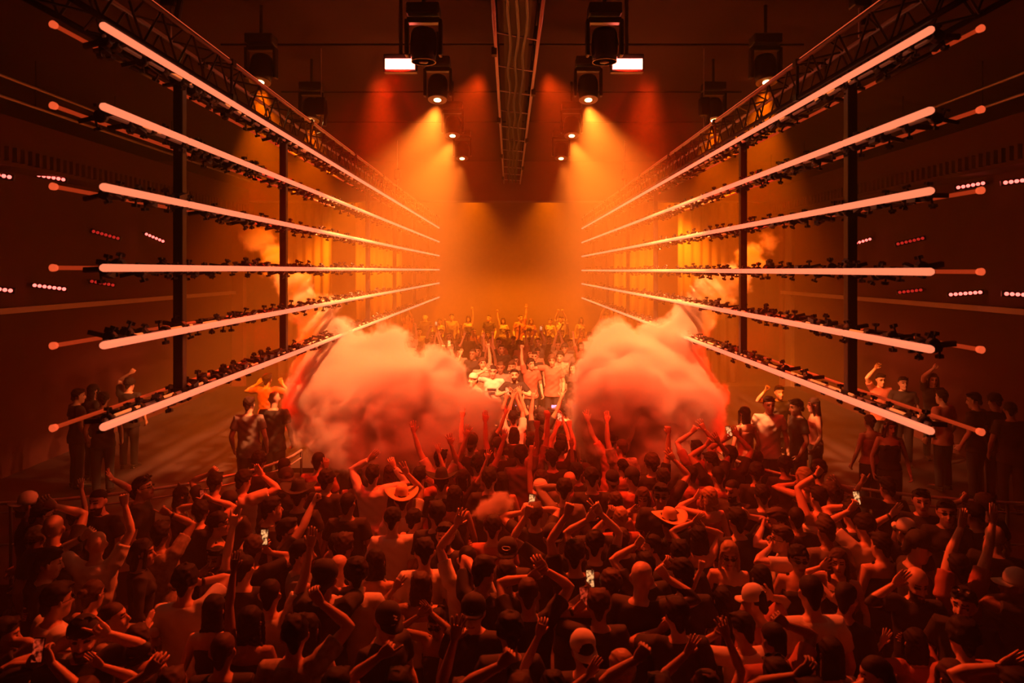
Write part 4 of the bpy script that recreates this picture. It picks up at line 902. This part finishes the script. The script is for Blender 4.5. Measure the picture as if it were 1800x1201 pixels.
for hx, hy, lb in ((575, 845, 'person in the dark smoke left of the round dark head'), (560, 812, 'person with hair blurred by red smoke, above the black cowboy hat'), (500, 822, 'person below the broad bald one on the terrace'),
                   (455, 812, 'person with lifted chin under the left terrace group'), (1250, 812, 'person with bare arms under the right cloud'), (1284, 802, 'person filming under the right terrace group'),
                   (1330, 808, 'person with dark swept hair in front of the long white t-shirt'), (1380, 820, 'person in black with pale collar under the right terrace'), (1440, 828, 'person beyond the brilliantly lit fist'),
                   (1262, 838, 'person turned away above the blonde bob'), (1330, 832, 'person in dark red above the bag strap'), (1225, 790, 'person at the edge of the right cloud lifting both arms')):
    q = [('l', hx - 8, hy - 38, 'grip'), ('r', hx + 12, hy - 44, 'open')] if ('filming' in lb or 'lifting' in lb or 'bare arms' in lb) else []
    A(hx, hy, rnd.choice((-15, 0, 20)), 0, None, 'tee', rnd.choice('bbr'), rnd.choice(('short', 'buzz', 'curly')), 'k', 'phone phonel' if 'filming' in lb else '', q, lb)

# ---- performers on the stage
A(866, 653, 172, 0, 1.82, 'tee', 'w', 'buzz', 'k', '', (('l', 849, 648, 'open'),), 'person in white printed jersey raising an open hand behind the decks', base=.5, skin=0)
A(904, 660, 172, 0, 1.78, 'tee', 'b', 'short', 'k', 'beard', (('l', 893, 692, 'relax'), ('r', 914, 690, 'relax')), 'bearded person in black t-shirt bending to the decks beside the white jersey', base=.5, skin=0)
A(832, 668, 120, 0, 1.74, 'tee', 'w', 'capwb', 'k', '', (), 'person in white hooded top left of the white jersey', base=.5, skin=0)
A(880, 646, 175, 0, 1.80, 'tee', 'g', 'buzz', 'n', '', (), 'person standing between and behind the two performers', base=.5)
A(900, 644, 175, 1, 1.74, 'tee', 'b', 'short', 'n', '', (), 'pale-faced person directly behind the bearded performer', base=.5)
# ---- let figures that share a spot differ in height, which moves them apart along their sight line
def ground(a, k, H): base = k.get('base', 0); D = F * (CAMZ - base - H * .9326) / (a[1] - CY); return Vector(((a[0] - CX) / F * D, D))
HS = [a[4] if a[4] else rnd.uniform(1.72, 1.84) for a, k in SPECS]
H0 = list(HS); GP = [ground(a, k, h) for (a, k), h in zip(SPECS, HS)]; BS = [k.get('base', 0) for a, k in SPECS]
def crowding(i, g):
    return sum(max(0, .43 - (g - GP[j]).length) ** 2 for j in range(len(GP)) if j != i and abs(BS[j] - BS[i]) < .3)
for it in range(12):
    for i, (a, k) in enumerate(SPECS):
        best = None
        for h in [H0[i] + q * .02 for q in range(-7, 7)]:
            if not 1.54 <= h <= 1.93: continue
            g = ground(a, k, h); c = crowding(i, g) + .0016 * abs(h - H0[i]) / .1
            if best is None or c < best[0]: best = (c, h, g)
        if best: HS[i], GP[i] = best[1], best[2]
for (a, k), h in zip(SPECS, HS):
    a = list(a); a[4] = h; Q = add_person(*a, **k)
    if 'printed jersey' in Q.label: JERSEY = Q
A = add_person
# ---- middle of the floor, seen between the clouds, and the crowd behind the performers
def arms_of(kind, s):
    up = {'fist': (s * .25, .05, 2.05), 'flat': (s * .22, .1, 2.1), 'open': (s * .4, .0, 1.98), 'point': (s * .15, .1, 2.12), 'grip': (s * .1, .28, 1.92), 'relax': (s * .5, .1, 1.7)}
    return (Vector(up[kind]), kind, None)
KINDS = []
for f in (0, 1):
    KINDS += [('d', f, {}), ('u1', f, {1: arms_of('fist', 1)}), ('u2', f, {-1: arms_of('flat', -1)}), ('b1', f, {1: arms_of('open', 1), -1: arms_of('open', -1)}),
              ('c', f, {1: (Vector((.04, .12, 2.0)), 'flat', Vector((-1, 0, 0))), -1: (Vector((-.04, .12, 2.0)), 'flat', Vector((1, 0, 0)))}),
              ('ph', f, {-1: arms_of('grip', -1), 1: arms_of('grip', 1)}), ('r', f, {1: arms_of('relax', 1)}), ('p', f, {-1: arms_of('point', -1)})]
TOPN = {'tee': 't-shirt', 'long': 'long-sleeved shirt', 'tank': 'sleeveless top'}
ARMN = {'d': 'arms down', 'u1': 'one fist up', 'u2': 'one flat hand up', 'b1': 'both hands high', 'c': 'clapping high', 'ph': 'filming', 'r': 'loose arm up', 'p': 'pointing up'}
ORDN = ['first', 'second', 'third', 'fourth', 'fifth', 'sixth', 'seventh', 'eighth', 'ninth', 'tenth', 'eleventh', 'twelfth', 'thirteenth', 'fourteenth', 'fifteenth', 'sixteenth', 'seventeenth', 'eighteenth', 'nineteenth', 'twentieth']
def row(y, base, x0, x1, n, where, grp, facing, jit=.1, busy=.5, tops='bbbbgrwp'):
    for i in range(n):
        x = x0 + (x1 - x0) * (i + .5) / n + rnd.uniform(-jit, jit); yy = y + rnd.uniform(-.14, .14); f = rnd.random() < .35
        kd = rnd.choice([q for q in KINDS if q[1] == f and q[0] != 'd']) if rnd.random() < busy else [q for q in KINDS if q[1] == f and q[0] == 'd'][0]
        top = 'tank' if f and rnd.random() < .6 else 'tee'; H = rnd.uniform(1.6, 1.72) if f else rnd.uniform(1.7, 1.84)
        p = proto_person((kd[0], f, top), 1.75, f, kd[2], top)
        col = rnd.choice(tops); hr = rnd.choice(('long', 'bob', 'bun') if f else ('short', 'short', 'buzz', 'curly', 'capb'))
        hn = {'long': 'long-haired', 'bob': 'bob-haired', 'bun': 'bun-haired', 'short': 'short-haired', 'buzz': 'crop-haired', 'curly': 'curly-haired', 'capb': 'capped'}[hr]
        if min((Vector((x, yy)) - Vector((c.loc.x, c.loc.y))).length + (9 if abs(c.loc.z - base) > .3 else 0) for c in CROWD) < .40: continue
        px = CX + F * x / yy; py = CY + F * (CAMZ - base - H * .9326) / yy
        A(px, py, facing + rnd.uniform(-25, 25), f, H, top, col, hr, rnd.choice('kkn'), 'phone phonel' if kd[0] == 'ph' and rnd.random() < .8 else '', (),
          f'{hn} person, {CLOTHN[col]} {TOPN[top]}, {ARMN[kd[0]]}, {ORDN[i]} in {where}', grp, base, yy, p)
g = 'people packed on the floor before the decks'
NEARY = 8.55
for j, (y, x0, x1, n) in enumerate(((8.9, -1.0, 2.6, 7), (9.4, -.9, 2.3, 6), (9.9, -1.2, 2.5, 7), (10.5, -.9, 1.9, 6), (11.1, -.8, 1.9, 6), (11.8, -.7, 1.8, 5), (12.5, -.6, 1.7, 5), (13.05, -.6, 1.7, 5))):
    row(y, 0, x0, x1, n, f'{ORDN[j]} row before the decks', g, 0, .08, .62)
for j, (y, x0, x1, n) in enumerate(((9.0, -3.3, -1.2, 4), (9.7, -3.2, -1.4, 3), (9.2, 3.0, 3.6, 1))):
    row(y, 0, x0, x1, n, f'{ORDN[j]} short row under clouds', g, 0, .1, .4)
g = 'crowd behind the performers'
for j, (y, x0, x1, n, b) in enumerate(((16.6, -1.9, 3.0, 9, .5), (17.8, -3.0, 3.2, 11, .5), (19.2, -3.6, 3.6, 12, .5), (20.8, -3.9, 3.9, 12, .5), (22.6, -4.1, 4.1, 13, .5), (24.4, -4.2, 4.2, 13, .5), (26.6, -4.2, 4.2, 14, .9))):
    row(y, b, x0, x1, n, f'{ORDN[j]} row behind performers', g, 180, .15, .6, 'bbbgrrwp')

# ---- decks
e = empty('mixing_desk', (.5, 13.74, .5)); tag(e, 'long black table with players and mixer in front of the performers', 'dj booth')
MB().box((0, 0, .5), (2.5, .5, 1.0)).build('table', M['plastic'], e, bevel=.02)
for x in (-.9, -.45, .45, .9):
    d = MB().box((x, 0, 1.05), (.34, .4, .1)).build('media_player', M['black_metal'], e, bevel=.01)
    MB().lathe([(.10, 0), (.105, .012), (.1, .02)], (x, -.02, 1.1), 20).build('jog_wheel', M['alu'], d, True)
    MB().box((x, .14, 1.12), (.18, .09, .012), Matrix.Rotation(R(30), 3, 'X')).build('display', M['screen_blue'], d)
d = MB().box((0, 0, 1.06), (.36, .42, .12)).build('mixer', M['black_metal'], e, bevel=.01)
for i in range(4):
    for j in range(5): MB().lathe([(.012, 0), (.01, .025)], (-.12 + i * .08, .15 - j * .06, 1.12), 8).build('knob', M['alu'], d, True)
# ------------------------------------------------------------------ link every figure
OUT = evaluate_raw()
capm = make_mesh('cap', [to_arrays(cap_mesh())], [CLOTH['b']]); capw = make_mesh('cap', [to_arrays(cap_mesh())], [CLOTH['w']])
cowm = make_mesh('cowboy_hat', [to_arrays(cowboy_mesh())], [M['straw']]); cowk = make_mesh('cowboy_hat', [to_arrays(cowboy_mesh())], [CLOTH['b']])
glm = make_mesh('sunglasses', [to_arrays(glasses_mesh())], [M['plastic']])
hairme = {}
def hair_me(st, hc, v):
    if (st, hc, v) not in hairme:
        co, lv, ls = OUT[HAIR[st, v]]; co = wob(co, .003 if st != 'curly' else .002, 60, v) if st != 'buzz' else co
        hairme[st, hc, v] = make_mesh('hair', [(co, lv, ls)], [HAIRM[hc]])
    return hairme[st, hc, v]
trou = make_mesh('trousers', [OUT[TROUS]], [M['denim']]); shoe = make_mesh('shoe', [OUT[SHOE]], [M['plastic']])
bandm = MB().lathe([(.031, -.012), (.034, -.008), (.034, .008), (.031, .012)], n=14).mesh('wristband', M['plastic'], True)
def link(name, me, par, mtx=None):
    o = bpy.data.objects.new(name, me); COL.objects.link(o); o.parent = par
    if mtx is not None: o.matrix_local = mtx
    return o
def PHL(Q):                                               # a phone is told apart by who holds it
    w_ = Q.label.replace(' person', '').replace('person ', '').split()
    return 'lit smartphone held by ' + ' '.join(w_[:12])
done = {}
for i, Q in enumerate(CROWD):
    P = Q.P
    if id(P) not in done:
        co, lv, ls = OUT[P.body]; co = co.copy(); inv = np.array(P.head.inverted()); hc = (co @ inv[:3, :3].T + inv[:3, 3]) / P.k
        dist = np.minimum(*[np.linalg.norm(hc - np.array([s * .031, .086, .004]), axis=1) for s in (-1, 1)])
        push = np.exp(-(dist / .014) ** 2) * .010; co -= push[:, None] * np.array(P.head)[:3, 1][None]
        cen = hc[lv.reshape(-1, 4)].mean(1); mi = np.zeros(len(ls), np.int32)
        for s in (-1, 1):
            mi[(np.abs(cen[:, 0] - s * .031) < .017) & (np.abs(cen[:, 2] - .003) < .0075) & (cen[:, 1] > .055)] = 1
            mi[(np.abs(cen[:, 0] - s * .031) < .02) & (np.abs(cen[:, 2] - .030) < .006) & (cen[:, 1] > .06)] = 1
        mi[(np.abs(cen[:, 0]) < .026) & (np.abs(cen[:, 2] + .067) < .008) & (cen[:, 1] > .072)] = 2
        if 'beard' in Q.ex:
            mi[(cen[:, 2] < -.05) & (cen[:, 2] > -.14) & (cen[:, 1] > .0) & (mi == 0)] = 1; 
            mi[(cen[:, 2] < -.045) & (cen[:, 2] > -.058) & (np.abs(cen[:, 0]) < .035) & (cen[:, 1] > .07)] = 1
        hd = to_arrays(P.hands); body = make_mesh('person', [(co, lv, ls), hd], [SKIN[0], M['feature'], M['lip']], np.concatenate([mi, np.zeros(len(hd[2]), np.int32)]))
        shirt = None
        if P.shirt is not None:
            c2, l2, s2 = OUT[P.shirt]; shirt = make_mesh('shirt', [(wob(c2, .0055, 21, i), l2, s2)], [CLOTH['w']])
        done[id(P)] = (body, shirt)
    body, shirt = done[id(P)]
    root = bpy.data.objects.new('person', body); COL.objects.link(root); root.location = Q.loc; root.rotation_euler = (0, 0, Q.yaw)
    ks = 1.0
    if hasattr(P, 'H') and P.H != Q.H: ks = Q.H / P.H; root.scale = (ks,) * 3
    root.material_slots[0].link = 'OBJECT'; root.material_slots[0].material = SKIN[Q.skin]
    tag(root, Q.label, 'person', Q.group)
    if shirt:
        o = link({'tee': 'shirt', 'long': 'long_sleeve_shirt', 'tank': 'tank_top'}[Q.top], shirt, root)
        o.material_slots[0].link = 'OBJECT'; o.material_slots[0].material = CLOTH[Q.col]
    k = (P.H if hasattr(P, 'H') else Q.H) / 1.75
    link('trousers', trou, root, Matrix.Scale(k, 4))
    for s in (-1, 1): link('shoe', shoe, root, Matrix.Translation((s * .1 * k, -.0, 0)) @ Matrix.Rotation(R(-6 * s), 4, 'Z') @ Matrix.Scale(k, 4))
    Hm = P.head @ Matrix.Scale(P.k, 4)
    if Q.hair in ('cap', 'capb', 'capw', 'capwb'):
        link('hair', hair_me('buzz', Q.hc, 0), root, Hm)
        link('cap', capw if 'w' in Q.hair else capm, root, Hm @ Matrix.Rotation(R(180 if Q.hair.endswith('b') else 0), 4, 'Z') @ Matrix.Rotation(R(-6), 4, 'X'))
    elif Q.hair in ('cowboy', 'cowboyk'):
        link('hair', hair_me('short', Q.hc, 0), root, Hm); link('hat', cowm if Q.hair == 'cowboy' else cowk, root, Hm @ Matrix.Translation((0, 0, .02)))
    elif Q.hair != 'bald': link('hair', hair_me(Q.hair, Q.hc, i % 2), root, Hm)
    if 'glass' in Q.ex: link('sunglasses', glm, root, Hm)
    if 'headgl' in Q.ex: link('sunglasses', glm, root, Hm @ Matrix.Translation((0, -.03, .075)) @ Matrix.Rotation(R(30), 4, 'X'))
    if 'patch' in Q.ex: link('cap_patch', MB().tube([(.036 * math.cos(a), .101 - .008 * abs(math.cos(a)), .075 + .017 * math.sin(a)) for a in [2 * math.pi * q / 24 for q in range(25)]], .0028, 6).mesh('cap_patch', CLOTH['w']), root, Hm)
    if 'mark' in Q.ex: link('cap_mark', MB().tube([(.012, .094, .105), (-.012, .1, .09), (.004, .103, .078), (-.016, .1, .066)], .004, 6).mesh('cap_mark', CLOTH['w']), root, Hm)
    if 'letters' in Q.ex:
        lb = MB()
        for q in range(8): lb.box((-.11 + q * .031, .163 - .000 * q, 1.27), (.007, .006, .045)); (q % 2) and lb.box((-.102 + q * .031, .163, 1.285 - .02 * (q % 3)), (.018, .006, .008))
        link('lettering', lb.mesh('lettering', CLOTH['g']), root)
    for s, W, d, E, pn in P.wrists:
        if ('bandl' in Q.ex and s < 0) or ('bandr' in Q.ex and s > 0):
            a = (W - E).normalized(); link('wristband', bandm, root, Matrix.Translation(W - a * .03) @ a.to_track_quat('Z', 'Y').to_matrix().to_4x4() @ Matrix.Scale(k, 4))
        if ('phone' in Q.ex and s == (1 if 'phoner' in Q.ex else -1)):
            sc = 'screen_red' if 'phred' in Q.ex else ('screen_blue' if 'phblue' in Q.ex else 'screen')
            c = root.matrix_basis @ (W + d * .10 * k); e = empty('smartphone', c)
            e.rotation_euler = (R(-16), R(rnd.uniform(-8, 8)), 0)
            tag(e, PHL(Q), 'phone')
            MB().box((0, .0, .05), (.075, .009, .155)).build('phone_case', M['plastic'], e, bevel=.004)
            MB().box((0, -.0055, .05), (.066, .002, .138)).build('screen', M[sc], e)

# ------------------------------------------------------------------ print on the jersey
jr = [o for o in COL.objects if o.get('label') == JERSEY.label][0]
jm = mat('jersey_print', (.03, .03, .05), .7)
pb = MB().box((0, .158, 1.33), (.2, .02, .03)).box((0, .168, 1.26), (.15, .02, .032)).box((.02, .166, 1.18), (.03, .02, .16), Matrix.Rotation(R(18), 3, 'Y'))
pb.build('print', jm, jr)
